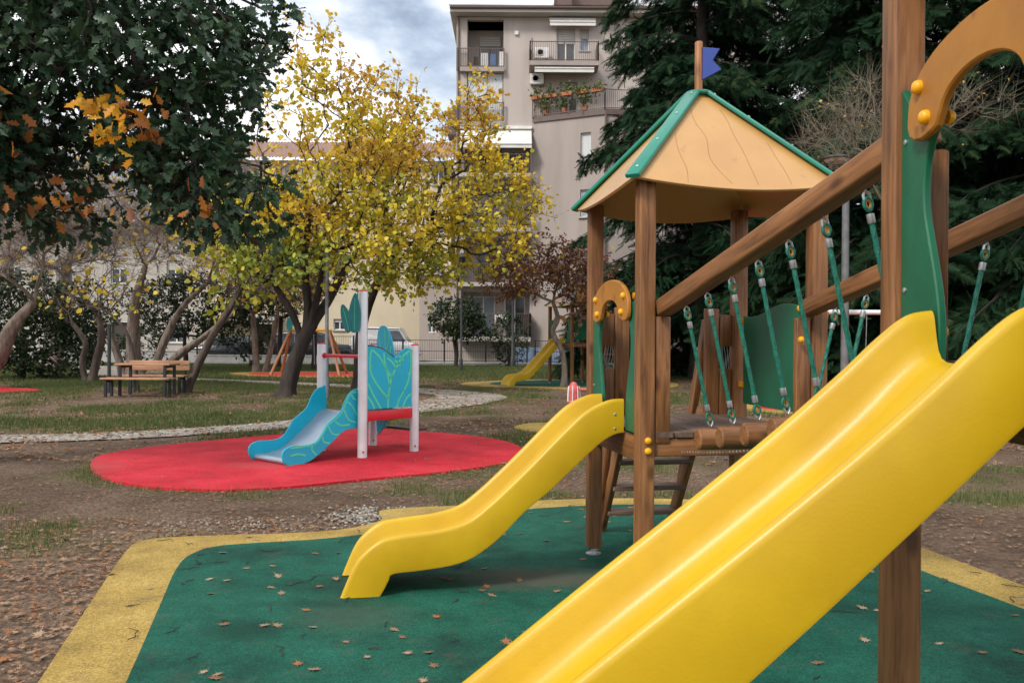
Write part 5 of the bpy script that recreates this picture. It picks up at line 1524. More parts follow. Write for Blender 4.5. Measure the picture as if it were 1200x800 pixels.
def skeleton_mesh(name, P, par, ntr, rtrunk, rtip, mat, rng, ex=2.2, thick=0.0, wob=0.07):
    n = len(P); area = np.zeros(n); kids = [0] * n
    ch = [[] for _ in range(n)]
    for i in range(1, n): ch[par[i]].append(i)
    for i in range(n - 1, ntr - 1, -1):
        if not ch[i]: area[i] = rtip ** ex
        else: area[i] = max(rtip ** ex, area[i])
        if par[i] >= 0: area[par[i]] += area[i]
    r = np.maximum(area, rtip ** ex) ** (1 / ex)
    mx_ = r[ntr - 1] if r[ntr - 1] > 0 else 1
    for i in range(ntr): r[i] = rtrunk[i] if hasattr(rtrunk, '__len__') else rtrunk
    r[ntr:] = np.minimum(r[ntr:], r[ntr - 1] * 0.75)
    m = MB()
    if ntr > 1:
        tp = smoothpoly([(*P[i], r[i]) for i in range(ntr)], 5, closed=False) if False else None
        pts = [Vector(P[i]) for i in range(ntr)]
        sm = []; sr = []
        for i in range(ntr - 1):
            for k in range(5):
                t = k / 5
                a, b, c, d = pts[max(i - 1, 0)], pts[i], pts[i + 1], pts[min(i + 2, ntr - 1)]
                sm.append(0.5 * ((2 * b) + (c - a) * t + (2 * a - 5 * b + 4 * c - d) * t * t + (3 * b - a - 3 * c + d) * t ** 3)); sr.append(r[i] * (1 - t) + r[i + 1] * t)
        sm.append(pts[-1]); sr.append(r[ntr - 1])
        sr[0] *= 1.45; sr[1] *= 1.18
        k0 = len(m.v); ns = 16
        m.tube(sm, sr, ns)
        for q in range(k0, len(m.v)):               # flutes along the stem
            ring = (q - k0) // ns; s_ = (q - k0) % ns
            if ring < len(sm):
                c = sm[ring]; f = 1 + 0.10 * math.sin(3 * 2 * math.pi * s_ / ns + ring * .35) + 0.06 * math.sin(5 * 2 * math.pi * s_ / ns - ring * .5) + .04 * (rng.random() - .5)
                v = Vector(m.v[q]); m.v[q] = tuple(c + (v - c) * f)
    tr_mesh = m
    for i in range(ntr, n):
        a = Vector(P[par[i]]); b = Vector(P[i]); L = (b - a).length
        if L < 1e-4: continue
        ra = min(r[par[i]], r[i] * 1.25); rb = r[i]
        mid = (a + b) / 2 + Vector(rng.standard_normal(3)) * L * wob
        if par[i] < ntr: ra = r[i] * 1.15
        if rb < 0.006 * 1.01 and L < 3:
            m.tube([a, mid, b], [ra, (ra + rb) / 2, rb], 3, False)
        else:
            m.tube([a, mid, b], [ra, (ra + rb) / 2, rb], 8 if rb > .05 else (5 if rb > .02 else 4), False)
    return m, r, ch

ROUND = np.array([(0, 0, 0), (0.42, 0.10, 0.04), (0.52, 0.45, 0.07), (0.34, 0.82, 0.04), (0, 1.05, -0.04), (-0.34, 0.82, 0.04), (-0.52, 0.45, 0.07), (-0.42, 0.10, 0.04)], float)
ROUND_F = np.array([(0, 1, 2, 3), (0, 3, 4, 4), (0, 4, 4, 5), (0, 5, 6, 7)])
ROUND_F = np.array([(0, 1, 2, 3), (0, 3, 4, 5), (0, 5, 6, 7)])
LANCE = np.array([(0, 0, 0), (0.22, 0.4, 0.05), (0, 1.0, -0.08), (-0.22, 0.4, 0.05)], float)
LANCE_F = np.array([(0, 1, 2, 3)])
# lobed oak leaf, folded on the midrib (triangle pairs from midrib to lobes)
def oak_template():
    R_ = [(0.03, 0.0), (0.20, 0.20), (0.11, 0.29), (0.30, 0.44), (0.15, 0.53), (0.33, 0.70), (0.17, 0.77), (0.0, 1.0)]
    V = []; F_ = []
    for (x, y) in R_: V.append((x, y, x * 0.30 - 0.10 * y * y))
    for (x, y) in R_: V.append((-x, y, x * 0.30 - 0.10 * y * y))
    for (x, y) in R_: V.append((0, y, -0.10 * y * y))
    k = len(R_)
    for i in range(k - 1):
        F_.append((i, i + 1, 2 * k + i + 1, 2 * k + i)); F_.append((k + i + 1, k + i, 2 * k + i, 2 * k + i + 1))
    return np.array(V, float), np.array(F_)
OAKV, OAKF = oak_template()

def leaves(name, pos, direc, size, tmpl, faces, mat, tint, rng, flat=0.5, droop=0.3):
    """pos (N,3); direc (N,3) pointing; random roll"""
    N = len(pos)
    d = direc + rng.standard_normal((N, 3)) * flat; d[:, 2] -= droop
    d /= np.linalg.norm(d, axis=1, keepdims=True) + 1e-9
    u = rng.standard_normal((N, 3)); u[:, 2] += 0.6
    x = np.cross(d, u); x /= np.linalg.norm(x, axis=1, keepdims=True) + 1e-9
    z = np.cross(x, d)
    s = (size * (0.65 + 0.6 * rng.random(N)))[:, None, None]
    T = tmpl[None]
    V = pos[:, None] + s * (T[..., 0:1] * x[:, None] + T[..., 1:2] * d[:, None] + T[..., 2:3] * z[:, None])
    k = len(tmpl)
    Fc = (faces[None] + (np.arange(N) * k)[:, None, None]).reshape(-1, faces.shape[1])
    return np_mesh(name, V.reshape(-1, 3), Fc, mat, np.repeat(tint, k))

def twigs_from(P, par, ch, r, ntr, rng, per=3, ln=0.45, rmax=0.02, up=0.15):
    """extra twigs at thin nodes; returns polyline pairs"""
    out_ = []
    for i in range(ntr, len(P)):
        if r[i] > rmax: continue
        a = P[par[i]]; b = P[i]; d = (b - a) / (np.linalg.norm(b - a) + 1e-9)
        k = per + (1 if not ch[i] else 0)
        for _ in range(k):
            f = rng.random() * .6 + .4 if ch[i] else 1.0 - rng.random() * .5
            q = d + rng.standard_normal(3) * 0.75 + np.array([0, 0, up]); q /= np.linalg.norm(q)
            p0 = a + (b - a) * f
            l = ln * (0.5 + rng.random())
            out_.append((p0, p0 + q * l, q))
    return out_

def tree(name, label, cat, base, trunk, rtr, ells, npts, leafspec, bark=BARK, seed=1, rtip=0.008, per=3, twl=0.45, thin=0.0, group=None, bias=0.35, attach=0.55, extra=None, tw_mat=None, hollow=0, rmax=0.022, twr=0.004):
    rng = np.random.default_rng(seed)
    root = empty(name, base, label, cat, group)
    trunks = trunk if isinstance(trunk[0][0], (list, tuple)) else [trunk]
    radii = rtr if isinstance(rtr[0], (list, tuple)) else [rtr]
    ellss = ells if isinstance(ells[0][0], (list, tuple)) else [ells]
    tw = []
    for trk, rr, el in zip(trunks, radii, ellss):
        pts = ell_pts(rng, npts // len(trunks), el, thin, hollow)
        P, par = network(pts, trk, bias, attach)
        m, r, ch = skeleton_mesh('trunk', P, par, len(trk), rr, rtip, bark, rng)
        m.build('trunk', bark, root, Matrix.Identity(4), smooth=60)
        tw += twigs_from(P, par, ch, r, len(trk), rng, per, twl, rmax)
    A = np.array([t[0] for t in tw]); B = np.array([t[1] for t in tw]); Q = np.array([t[2] for t in tw])
    # twigs as three-sided slivers, one mesh
    N = len(tw)
    s1 = np.cross(Q, rng.standard_normal((N, 3))); s1 /= np.linalg.norm(s1, axis=1, keepdims=True); s2 = np.cross(Q, s1)
    V = np.stack([A + s1 * twr, A - s1 * twr * .5 + s2 * twr * .87, A - s1 * twr * .5 - s2 * twr * .87, B], 1).reshape(-1, 3)
    Fc = (np.array([(0, 1, 3), (1, 2, 3), (2, 0, 3)])[None] + (np.arange(N) * 4)[:, None, None]).reshape(-1, 3)
    o = link('twigs', np_mesh('twigs', V, Fc, tw_mat or bark), root, Matrix.Identity(4)); o['kind'] = 'stuff'
    for (per_twig, size, tm, fc, mat, tintf, flat, droop, nm) in leafspec:
        cnt = rng.poisson(per_twig, N); idx = np.repeat(np.arange(N), cnt)
        f = rng.random(len(idx)) * .9 + .1
        pos = A[idx] + (B[idx] - A[idx]) * f[:, None] + rng.standard_normal((len(idx), 3)) * 0.03
        o = link(nm, leaves(nm, pos, Q[idx], size, tm, fc, mat, tintf(pos, rng), rng, flat, droop), root, Matrix.Identity(4))
        o['kind'] = 'stuff'
    return root, (A, B, Q)

def ytint(lo, hi):
    def f(p, rng):
        n = vnoise(p[:, 0] * 1.1 + p[:, 1] * .7 + 5, p[:, 2] * 1.2 + 11)
        h = np.clip((p[:, 2] - lo) / (hi - lo), 0, 1)
        return np.clip(0.77 - 0.62 * h + (n - .5) * .75 + rng.standard_normal(len(p)) * .16, 0, 1)
    return f
def rtint(p, rng): return np.clip(vnoise(p[:, 0] * 1.3 + p[:, 1], p[:, 2] * 1.3) * .6 + rng.random(len(p)) * .45, 0, 1)

YLEAF = lambda k, lo=2.0, hi=9.0, s=0.098: (k, s, ROUND, ROUND_F, LY, ytint(lo, hi), 0.7, 0.45, 'crown')
POD = lambda k: (k, 0.11, LANCE * np.array([.45, 1, 1]), LANCE_F, LPOD, rtint, 0.4, 1.1, 'seed_pods')
# main yellow tree: leaning fluted trunk in front
tree('yellow_tree', 'large yellow-leaved tree with leaning fluted trunk behind the turquoise slide', 'tree', (-5.55, 20.6, 0),
     [[(-5.44, 20.6, -0.05), (-5.32, 20.6, 0.6), (-5.13, 20.65, 1.15), (-4.88, 20.7, 1.7), (-4.45, 20.8, 2.35), (-4.05, 20.9, 3.2)], [(-5.0, 20.68, 1.45), (-4.95, 20.65, 2.2), (-5.02, 20.6, 3.2), (-4.95, 20.8, 4.4)], [(-4.93, 20.66, 1.6), (-4.7, 20.5, 2.3), (-4.5, 20.2, 3.0)], [(-5.06, 20.66, 1.3), (-5.35, 20.7, 2.0), (-5.85, 20.7, 2.8)]],
     [[.23, .185, .165, .15, .10, .07], [.10, .095, .085, .06], [.085, .08, .055], [.085, .08, .055]],
     [[(-3.4, 20.9, 4.4, 1.6, 1.8, 1.9), (-3.7, 20.9, 5.6, 1.2, 1.4, 1.8)], [(-4.7, 20.9, 6.2, 1.8, 1.6, 2.2), (-5.0, 20.9, 7.9, 0.9, 1.1, 1.55)], [(-4.4, 19.6, 3.3, 1.7, 1.4, .8), (-4.6, 20.2, 4.4, 1.5, 1.4, 1.2)], [(-5.6, 20.5, 3.9, 1.6, 1.8, 1.4), (-5.9, 20.2, 3.5, 1.2, 1.4, .9)]], 780,
     [YLEAF(3.6), POD(0.6)], BARKD, 11, per=3, twl=0.42, thin=0.39, bias=0.25)
# second yellow tree, behind, to the right
tree('yellow_tree', 'broad yellow-leaved tree with dark upright trunk, right of the leaning one', 'tree', (-4.2, 23.4, 0),
     [(-4.2, 23.4, -0.05), (-4.17, 23.4, 1.0), (-4.1, 23.4, 1.8), (-3.8, 23.4, 2.7), (-3.2, 23.4, 3.8)], [.17, .145, .135, .12, .09],
     [(-2.2, 23.4, 6.0, 2.2, 1.8, 2.2), (-3.6, 23.4, 6.7, 1.5, 1.7, 2.3), (-0.7, 23.3, 5.0, 1.6, 1.6, 1.5), (-2.2, 23.2, 3.9, 2.6, 1.8, 1.25), (-1.1, 23.4, 7.4, .8, .8, 1.6), (0.4, 23.4, 4.9, 1.0, .8, .5), (-1.8, 22.2, 3.6, 2.2, 1.2, .9), (-3.0, 22.0, 3.0, 1.4, 1.1, .6)], 860,
     [YLEAF(3.6), POD(0.6)], BARKD, 23, per=3, twl=0.45, thin=0.39, bias=0.25)
# thin leaning yellow tree left
tree('yellow_tree', 'slender leaning tree with sparse yellow leaves right of the picnic bench', 'tree', (-8.2, 21.6, 0),
     [(-8.25, 21.6, -0.05), (-7.95, 21.6, .7), (-7.55, 21.6, 1.5), (-7.1, 21.6, 2.2), (-6.8, 21.6, 2.8)], [.115, .10, .09, .075, .06],
     [(-6.9, 21.6, 3.4, 1.3, 1.3, 1.3), (-7.6, 21.7, 4.3, 1.2, 1.2, 1.2)], 170,
     [YLEAF(1.7, 1.5, 6, .13)], BARK, 31, per=2, twl=0.5, thin=0.3)
# oak overhead, trunk outside the frame on the left
def otint(p, rng):
    n = vnoise(p[:, 0] * 1.9 + 3, p[:, 2] * 1.9 + p[:, 1])
    return np.clip(rng.random(len(p)) * .84 + (n > .90) * rng.random(len(p)) * .30 + (rng.random(len(p)) > .99) * .2, 0, 1)
OAK, tw_ = tree('oak_tree', 'dark green oak with drooping lobed leaves hanging into the upper left', 'tree', (-6.9, 8.6, 0),
     [(-6.9, 8.6, -0.1), (-6.85, 8.6, 1.2), (-6.7, 8.6, 2.2), (-6.3, 8.6, 3.2), (-5.8, 8.6, 4.2), (-5.3, 8.6, 5.2)], [.34, .30, .27, .23, .19, .14],
     [(-4.35, 8.3, 4.3, 1.55, 1.5, 1.45), (-3.05, 8.4, 4.25, .78, 1.0, 1.0), (-5.9, 8.4, 4.6, 1.8, 1.8, 1.9), (-4.5, 8.4, 3.05, 1.5, 1.2, .62), (-3.25, 8.3, 3.25, .62, .7, .55), (-4.9, 8.6, 6.2, 1.9, 2.0, 1.5), (-2.9, 8.3, 2.95, .55, .7, .55), (-2.6, 8.2, 2.75, .42, .6, .5), (-3.3, 8.2, 2.7, .5, .6, .45), (-2.9, 8.1, 2.4, .5, .6, .42)], 1460,
     [(6.2, 0.125, OAKV, OAKF, LO, otint, 0.7, 0.35, 'crown')], BARKD, 7, per=3, twl=0.34, thin=0.27, rmax=0.03, bias=.2)
# separate golden and russet leaves on the oak, one object each
def leafobj(tmpl, faces, mat, tint, nm):
    me = np_mesh(nm, tmpl, faces, mat, [tint] * len(tmpl)); return me
rng = np.random.default_rng(5)
GOLD = [leafobj(OAKV, OAKF, LGOLD, t, 'golden_leaf') for t in (.1, .35, .6, .9)]
RUST = [leafobj(OAKV, OAKF, LRUSTO, t, 'russet_leaf') for t in (.1, .4, .7, 1.0)]
def hang(mes, nm, c, sp, n, size):
    for i in range(n):
        p = np.array(c) + rng.standard_normal(3) * np.array(sp)
        d = Vector((rng.normal() * .6, rng.normal() * .6 - .2, -0.7 + rng.normal() * .35)).normalized()
        x = d.cross(Vector(rng.standard_normal(3))).normalized()
        z = x.cross(d)
        M = Matrix.Identity(4); s = size * (.75 + .5 * rng.random())
        for k in range(3): M[k][0] = x[k] * s; M[k][1] = d[k] * s; M[k][2] = z[k] * s; M[k][3] = p[k]
        link(nm, mes[i % 4], OAK, M)
hang(GOLD, 'golden_leaf', (-3.28, 7.0, 3.15), (.085, .12, .14), 30, .125)
hang(GOLD, 'golden_leaf', (-3.46, 7.0, 3.38), (.07, .12, .06), 12, .13)
hang(RUST, 'russet_leaf', (-3.05, 7.1, 3.22), (.12, .2, .10), 20, .12)
hang(RUST, 'russet_leaf', (-3.80, 7.2, 2.52), (.26, .25, .06), 20, .115)
hang(RUST, 'russet_leaf', (-2.62, 7.3, 2.55), (.10, .2, .08), 8, .12)
hang(RUST, 'russet_leaf', (-4.3, 7.3, 3.2), (.25, .25, .25), 10, .12)

# pale bare trees on the left
bare = dict(bark=BARKP, tw_mat=TWIGP, rtip=0.007, per=12, twl=0.95, rmax=.03, twr=.007)
tree('bare_tree', 'pale bare tree with several thick trunks behind the picnic benches', 'tree', (-13.6, 31.5, 0),
     [[(-13.9, 31.5, -.05), (-14.0, 31.5, 1.2), (-13.9, 31.4, 2.6), (-13.5, 31.4, 4.0)], [(-13.3, 31.6, -.05), (-12.9, 31.7, 1.3), (-12.3, 31.8, 2.5), (-11.4, 31.9, 3.4)], [(-14.3, 31.5, -.05), (-14.8, 31.4, 1.4), (-15.6, 31.3, 2.7), (-16.4, 31.2, 3.6)], [(-12.9, 31.3, -.05), (-12.2, 31.1, .7), (-11.2, 31.0, 1.4), (-10.1, 31.0, 2.3)]],
     [[.28, .24, .17, .09], [.17, .14, .10, .06], [.15, .12, .09, .05], [.17, .14, .11, .07]],
     [[(-13.6, 31.5, 6.6, 2.3, 2.4, 2.8)], [(-11.0, 31.8, 6.0, 2.4, 2.2, 2.6)], [(-17.0, 31.2, 6.0, 2.4, 2.2, 2.6)], [(-9.2, 31.0, 5.2, 2.0, 1.8, 2.4)]], 880,
     [YLEAF(0.22, 0, 6, .14)], seed=41, **bare)
tree('bare_tree', 'pinkish bare spreading tree with thick leaning trunk at the left edge', 'tree', (-13.9, 22.5, 0),
     [(-14.2, 22.5, -.05), (-13.6, 22.5, .8), (-13.2, 22.5, 1.6), (-12.6, 22.5, 2.3)], [.27, .23, .17, .09],
     [(-13.6, 22.5, 4.6, 2.6, 2.2, 1.9), (-11.6, 22.5, 4.3, 1.6, 1.8, 1.2)], 360,
     [YLEAF(0.05, 0, 6, .12)], seed=43, **bare)
tree('small_tree', 'small twin-stemmed tree with a few yellow leaves left of the picnic table', 'tree', (-13.0, 26.2, 0),
     [[(-13.05, 26.2, -.05), (-13.2, 26.2, .6), (-13.1, 26.2, 1.2), (-13.5, 26.2, 1.8)], [(-12.9, 26.2, -.05), (-12.75, 26.2, .7), (-12.6, 26.2, 1.4), (-12.7, 26.2, 2.0)]], [[.10, .09, .08, .06], [.13, .12, .11, .07]],
     [[(-13.6, 26.2, 2.6, 1.1, .9, .7)], [(-12.2, 26.2, 2.9, 1.1, .9, .9)]], 110,
     [YLEAF(0.22, 1, 4, .13)], bark=BARK, seed=47, per=2, twl=.5)
tree('bare_sapling', 'thin arching sapling tied to the stake left of the picnic table', 'tree', (-9.6, 21.8, 0),
     [(-9.55, 21.8, -.05), (-9.65, 21.8, .8), (-9.85, 21.8, 1.5), (-10.3, 21.8, 2.0), (-10.9, 21.8, 2.2)], [.05, .045, .04, .03, .02],
     [(-10.3, 21.8, 2.5, 1.3, .8, .6)], 60, [YLEAF(.30, 1, 4, .13)], bark=BARK, seed=48, per=2, twl=.4)
tree('bare_tree', 'bare grey twiggy tree behind the leaning yellow trunk near the swings', 'tree', (-10.3, 34.5, 0),
     [[(-10.3, 34.5, -.05), (-10.4, 34.5, 1.2), (-10.5, 34.5, 2.4)], [(-10.0, 34.6, -.05), (-9.7, 34.6, 1.3), (-9.5, 34.6, 2.5)]], [[.15, .12, .08], [.12, .10, .07]],
     [[(-10.8, 34.5, 5.0, 2.0, 2.0, 2.4)], [(-8.8, 34.5, 4.6, 2.0, 2.0, 2.2)]], 300, [YLEAF(.25, 0, 6, .14)], seed=44, **bare)
tree('bare_tree', 'tall bare tree far left filling the gap under the oak', 'tree', (-19.5, 36.5, 0),
     [(-19.5, 36.5, -.05), (-19.5, 36.5, 1.6), (-19.3, 36.5, 3.2), (-19.0, 36.5, 4.6)], [.34, .29, .24, .16],
     [(-19.5, 36.5, 7.5, 3.6, 2.8, 3.6), (-16.0, 36.5, 7.0, 2.8, 2.4, 3.0)], 520, [YLEAF(.03, 0, 6, .12)], seed=45, **bare)
# evergreen bushes and small trees
def bush(name, label, c, ells, n, seed, sz=.13, per=7, mat=None, cat='shrub', trunk=None):
    b = (c[0], c[1], 0)
    trunk = trunk or [(c[0], c[1], -.05), (c[0] + .05, c[1], .4), (c[0], c[1], .9)]
    return tree(name, label, cat, b, trunk, [.10] * len(trunk), ells, n, [(per, sz, LANCE * np.array([1.5, 1, 1]), LANCE_F, mat or LDK, rtint, .9, .1, 'crown')], bark=BARKD, seed=seed, per=3, twl=.38, rmax=.05, hollow=1)
bush('evergreen_bush', 'dense dark evergreen mass at the left edge behind the leaning trunk', (-15.8, 27.5), [(-16.4, 27.5, 1.9, 2.4, 1.6, 1.7), (-14.2, 27.5, 2.2, 1.5, 1.2, 1.1), (-15.0, 27.8, .9, 1.5, 1.2, .9)], 520, 51)
bush('evergreen_bush', 'dark evergreen shrub behind the pale bare trunks', (-14.0, 36.5), [(-13.6, 36.5, 2.7, 2.9, 1.4, 1.4), (-11.4, 36.5, 1.5, 1.1, .9, 1.1)], 400, 52)
bush('evergreen_bush', 'dark shrub at the far end of the gravel path', (-20.5, 41.5), [(-20.8, 41.5, 1.6, 1.1, .9, 1.1), (-18.2, 41.8, 1.0, 1.2, .8, .9)], 130, 53)
bush('evergreen_bush', 'dark tall shrub behind the leaning yellow tree trunk', (-8.6, 37.0), [(-8.6, 37.0, 4.2, 1.5, 1.2, 1.2)], 130, 58, trunk=[(-8.6, 37, -.05), (-8.55, 37, 1.5), (-8.6, 37, 3.0)])
bush('small_evergreen_tree', 'small round dark green tree in front of the fence', (-2.7, 41.5), [(-2.7, 41.5, 2.35, 1.35, 1.0, .95), (-2.2, 41.5, 1.9, 1.1, .9, .6)], 230, 54, cat='tree', trunk=[(-2.75, 41.5, -.05), (-2.7, 41.5, .6), (-2.8, 41.5, 1.3)])
bush('climbing_shrub', 'straggly dark shrub by the lantern post below the balcony', (-0.15, 42.5), [(-0.15, 42.5, 1.4, .95, .6, 1.2)], 110, 55, per=4)
bush('evergreen_bush', 'low clipped bush on the lawn behind the near tower ladder', (6.6, 33.0), [(6.8, 33.0, .45, 1.3, .6, .45)], 130, 56)
bush('evergreen_bush', 'dark evergreen crown behind the leaning yellow tree, screening the cream house', (-10.6, 39.5), [(-10.4, 39.5, 3.4, 1.6, 1.2, 1.1), (-12.0, 39.5, 2.9, 1.2, 1.0, .9)], 200, 59, trunk=[(-10.8, 39.5, -.05), (-10.75, 39.5, 1.2), (-10.7, 39.5, 2.3)])
# russet tree by the distant tower
tree('russet_tree', 'small crooked tree with withered russet leaves in front of the distant tower', 'tree', (1.55, 25.2, 0),
     [(1.55, 25.2, -.05), (1.56, 25.2, .6), (1.45, 25.2, 1.1), (1.2, 25.2, 1.6), (1.35, 25.2, 2.0), (1.2, 25.2, 2.5)], [.105, .085, .08, .075, .07, .05],
     [(0.9, 25.2, 3.45, 1.5, 1.1, .85), (2.1, 25.2, 3.1, .95, .9, .8), (-0.1, 25.2, 3.1, .8, .8, .5), (2.4, 25.1, 2.2, .5, .5, .5)], 270,
     [(5.5, .12, LANCE * np.array([1.3, 1, 1]), LANCE_F, LBR, rtint, .7, .8, 'crown'), YLEAF(.12, 0, 6, .10)], bark=BARKP, seed=61, per=3, twl=.38, thin=.25)
# bare scrambling branches before the conifers
tree('bare_scrub_tree', 'tangle of dry bare branches in front of the dark conifers', 'tree', (8.3, 18.3, 0),
     [(8.4, 18.3, -.05), (8.35, 18.3, 1.6), (8.3, 18.3, 3.0), (8.1, 18.3, 4.2)], [.09, .07, .05, .03],
     [(7.0, 18.2, 5.6, 1.0, .9, 1.0), (7.7, 18.2, 6.2, .8, .8, .9), (9.7, 18.2, 6.3, 1.2, .8, .4)], 210,
     [(.04, .05, ROUND, ROUND_F, LY, ytint(0, 6), .7, .4, 'crown')], bark=VINE, tw_mat=VINE, seed=63, per=6, twl=.75, rmax=.04, twr=.004, rtip=.004)

# conifers
def spray_template():
    V = []; F_ = []
    rr = random.Random(2)
    for i in range(8):
        t = 0.06 + 0.94 * i / 7; zc = -0.16 * t * t
        for sg in (-1, 1):
            L = 0.42 * (1 - 0.62 * t) * rr.uniform(.8, 1.2); wv_ = 0.055
            b = (0, t * .9, zc); tip = (sg * L * .85, t * .9 + L * .7, zc - .10 * L - .05)
            k = len(V)
            V += [(b[0], b[1] - wv_, b[2]), tip, (b[0], b[1] + wv_, b[2])]
            F_.append((k, k + 1, k + 2))
    k = len(V)
    V += [(-.03, 0, 0), (.03, 0, 0), (0, 1.1, -.2)]; F_.append((k, k + 1, k + 2))
    return np.array(V, float), np.array(F_)
SPV, SPF = spray_template()
def conifer(label, x, y, H, R0, nb, ns, seed, zmin=1.8, size=.42, shape=.75):
    rng = np.random.default_rng(seed)
    root = empty('conifer_tree', (x, y, 0), label, 'tree', 'conifers behind the play towers')
    MB().tube([(x, y, -.1), (x, y, 1), (x + .05, y, H * .5), (x, y, H)], [.42, .34, .2, .03], 12).build('trunk', BARKD, root, Matrix.Identity(4), smooth=60)
    pos = []; dr = []; tn = []; m = MB()
    for b in range(nb):
        f = (b + rng.random()) / nb; z = zmin + (H - zmin) * f ** 1.15
        a = rng.random() * 2 * math.pi
        Lb = R0 * (1 - (z - zmin) / (H - zmin)) ** shape * (0.72 + .42 * rng.random()) + .3
        d = np.array([math.cos(a), math.sin(a), 0]); droop = .32 + .18 * rng.random()
        pts = []
        for k in range(7):
            t = k / 6
            pts.append(np.array([x, y, z]) + d * Lb * t + np.array([0, 0, Lb * (.16 * t - droop * t * t)]) + rng.standard_normal(3) * .05 * t)
        m.tube(pts, [.05 * (1 - .85 * k / 6) * (Lb / R0 + .3) for k in range(7)], 4, False)
        n = int(ns * Lb / R0); ph = rng.random()
        t = 0.12 + .9 * rng.random(n) ** .75
        P = np.array(pts); ti = np.clip(t * 6, 0, 5.999); i0 = ti.astype(int); fr_ = (ti - i0)[:, None]
        c = P[i0] * (1 - fr_) + P[i0 + 1] * fr_
        side = np.array([-d[1], d[0], 0]); sg = rng.standard_normal(n)
        w_ = (.10 + .20 * (1 - np.abs(t - .5))) * Lb * .55
        c = c + side[None] * (sg * w_ * .6)[:, None] + np.array([0, 0, -1.0])[None] * (rng.random(n) ** 2 * .45 + np.abs(sg) * .08)[:, None]
        q = d[None] * 0.55 + side[None] * (sg * .7)[:, None] + np.array([0, 0, -.42])[None]
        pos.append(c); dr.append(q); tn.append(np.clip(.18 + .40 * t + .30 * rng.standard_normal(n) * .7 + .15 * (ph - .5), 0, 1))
    m.build('boughs', BARKD, root, Matrix.Identity(4), smooth=60)
    pos = np.concatenate(pos); dr = np.concatenate(dr); tn = np.concatenate(tn)
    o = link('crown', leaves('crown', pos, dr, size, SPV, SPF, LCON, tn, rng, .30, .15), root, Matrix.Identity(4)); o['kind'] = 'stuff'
    return len(pos)
conifer('dark conifer with feathery boughs just right of the apartment block', 6.6, 30.0, 27, 4.5, 278, 210, 71)
conifer('dark conifer filling the background behind the low tower roof', 10.6, 24.5, 20, 4.6, 206, 206, 72)
conifer('dark conifer behind the tall post of the near tower', 14.6, 22.5, 20, 4.8, 206, 206, 73)
conifer('dark conifer at the right edge behind the rope bridge', 17.6, 19.5, 19, 4.2, 193, 174, 74)
conifer('tall dark conifer standing behind the front row of conifers', 12.2, 32.0, 22, 5.6, 178, 174, 75, size=.5)
conifer('dark conifer standing behind the others at far right', 19.0, 28.5, 22, 5.6, 165, 159, 76, size=.5)
# ------------------------------------------------------------------ fallen leaves, twigs, grass, pebbles
LDRY = leafmat('dry_fallen_leaf', [(0, (0.17, 0.09, 0.05)), (0.4, (0.27, 0.165, 0.10)), (0.70, (0.36, 0.245, 0.165)), (0.85, (0.34, 0.15, 0.06)), (1, (0.30, 0.11, 0.045))], 0.8, 0.0)
rng = np.random.default_rng(99)
def dry_template(seed):
    r = np.random.default_rng(seed)
    out_ = []; n = 18
    lob = [1, .45, .85, .40, 1.0, .42, .95, .40, 1.05, .30, 1.05, .40, .95, .42, 1.0, .40, .85, .45]
    V = [(0, 0, 0.12)]
    for i in range(n):
        q = 2 * math.pi * i / n + r.normal() * .06
        rad = .52 * lob[i] * r.uniform(.85, 1.12)
        V.append((rad * math.sin(q) * .85, rad * -math.cos(q), .02 + .30 * rad * rad * r.uniform(.2, 1.3) + .05 * r.random()))
    F_ = [(0, 1 + i, 1 + (i + 1) % n) for i in range(n)]
    k = len(V)
    V += [(-.015, -.5, .04), (.015, -.5, .04), (.03, -.95, .10)]; F_.append((k, k + 1, k + 2))
    return np.array(V, float), np.array(F_)
DT = [dry_template(i) for i in range(6)]
DM = [[np_mesh('fallen_leaf', V, F_, LDRY, [t] * len(V)) for t in (.15, .45, .7, .95)] for V, F_ in DT]
def drop(x, y, z, size, label, group):
    o = bpy.data.objects.new('fallen_leaf', DM[rng.integers(6)][rng.choice(4, p=[.25, .35, .3, .1])])
    COL.objects.link(o)
    o.matrix_basis = Matrix.Translation((x, y, z)) @ Matrix.Rotation(rng.random() * 6.28, 4, 'Z') @ Matrix.Rotation(rng.normal() * .18, 4, 'X') @ Matrix.Diagonal((size, size, size * .8, 1))
    tag(o, label, 'leaf', group)
def free(x, y): return True
placed = 0
spots = [(-1.62, 4.6), (-1.24, 4.62), (-.98, 5.22), (-.92, 5.0), (-1.18, 4.1), (-1.12, 4.1), (-.55, 4.05), (-.5, 3.95), (-.45, 3.75), (-.62, 3.7), (-.9, 3.62), (-1.0, 4.9), (-1.35, 4.95), (-.72, 4.75), (-.35, 4.9), (.05, 4.9), (-.1, 4.6), (.22, 4.35), (-.02, 3.9), (-.35, 3.45), (-1.2, 3.5)]
while placed < 150:
    if placed < len(spots): x, y = spots[placed]
    else: x, y = rng.uniform(-2.0, 2.9), 2.6 + 4.6 * rng.random() ** .9
    if not inside(GREEN_MAT, [x], [y])[0]: placed += (placed < len(spots)); continue
    drop(x, y, .016, rng.uniform(.042, .072), 'dry brown leaf lying on the green rubber mat', 'dry leaves lying on the green mat'); placed += 1
k = 0
while k < 24:
    x, y = rng.uniform(-2.6, 3.3), rng.uniform(2.8, 7.4)
    if inside(GREEN_MAT, [x], [y])[0] or not inside(YELLOW_MAT, [x], [y])[0]: continue
    drop(x, y, .012, rng.uniform(.04, .07), 'dry brown leaf lying on the yellow rubber border', 'dry leaves lying on the yellow border'); k += 1
k = 0
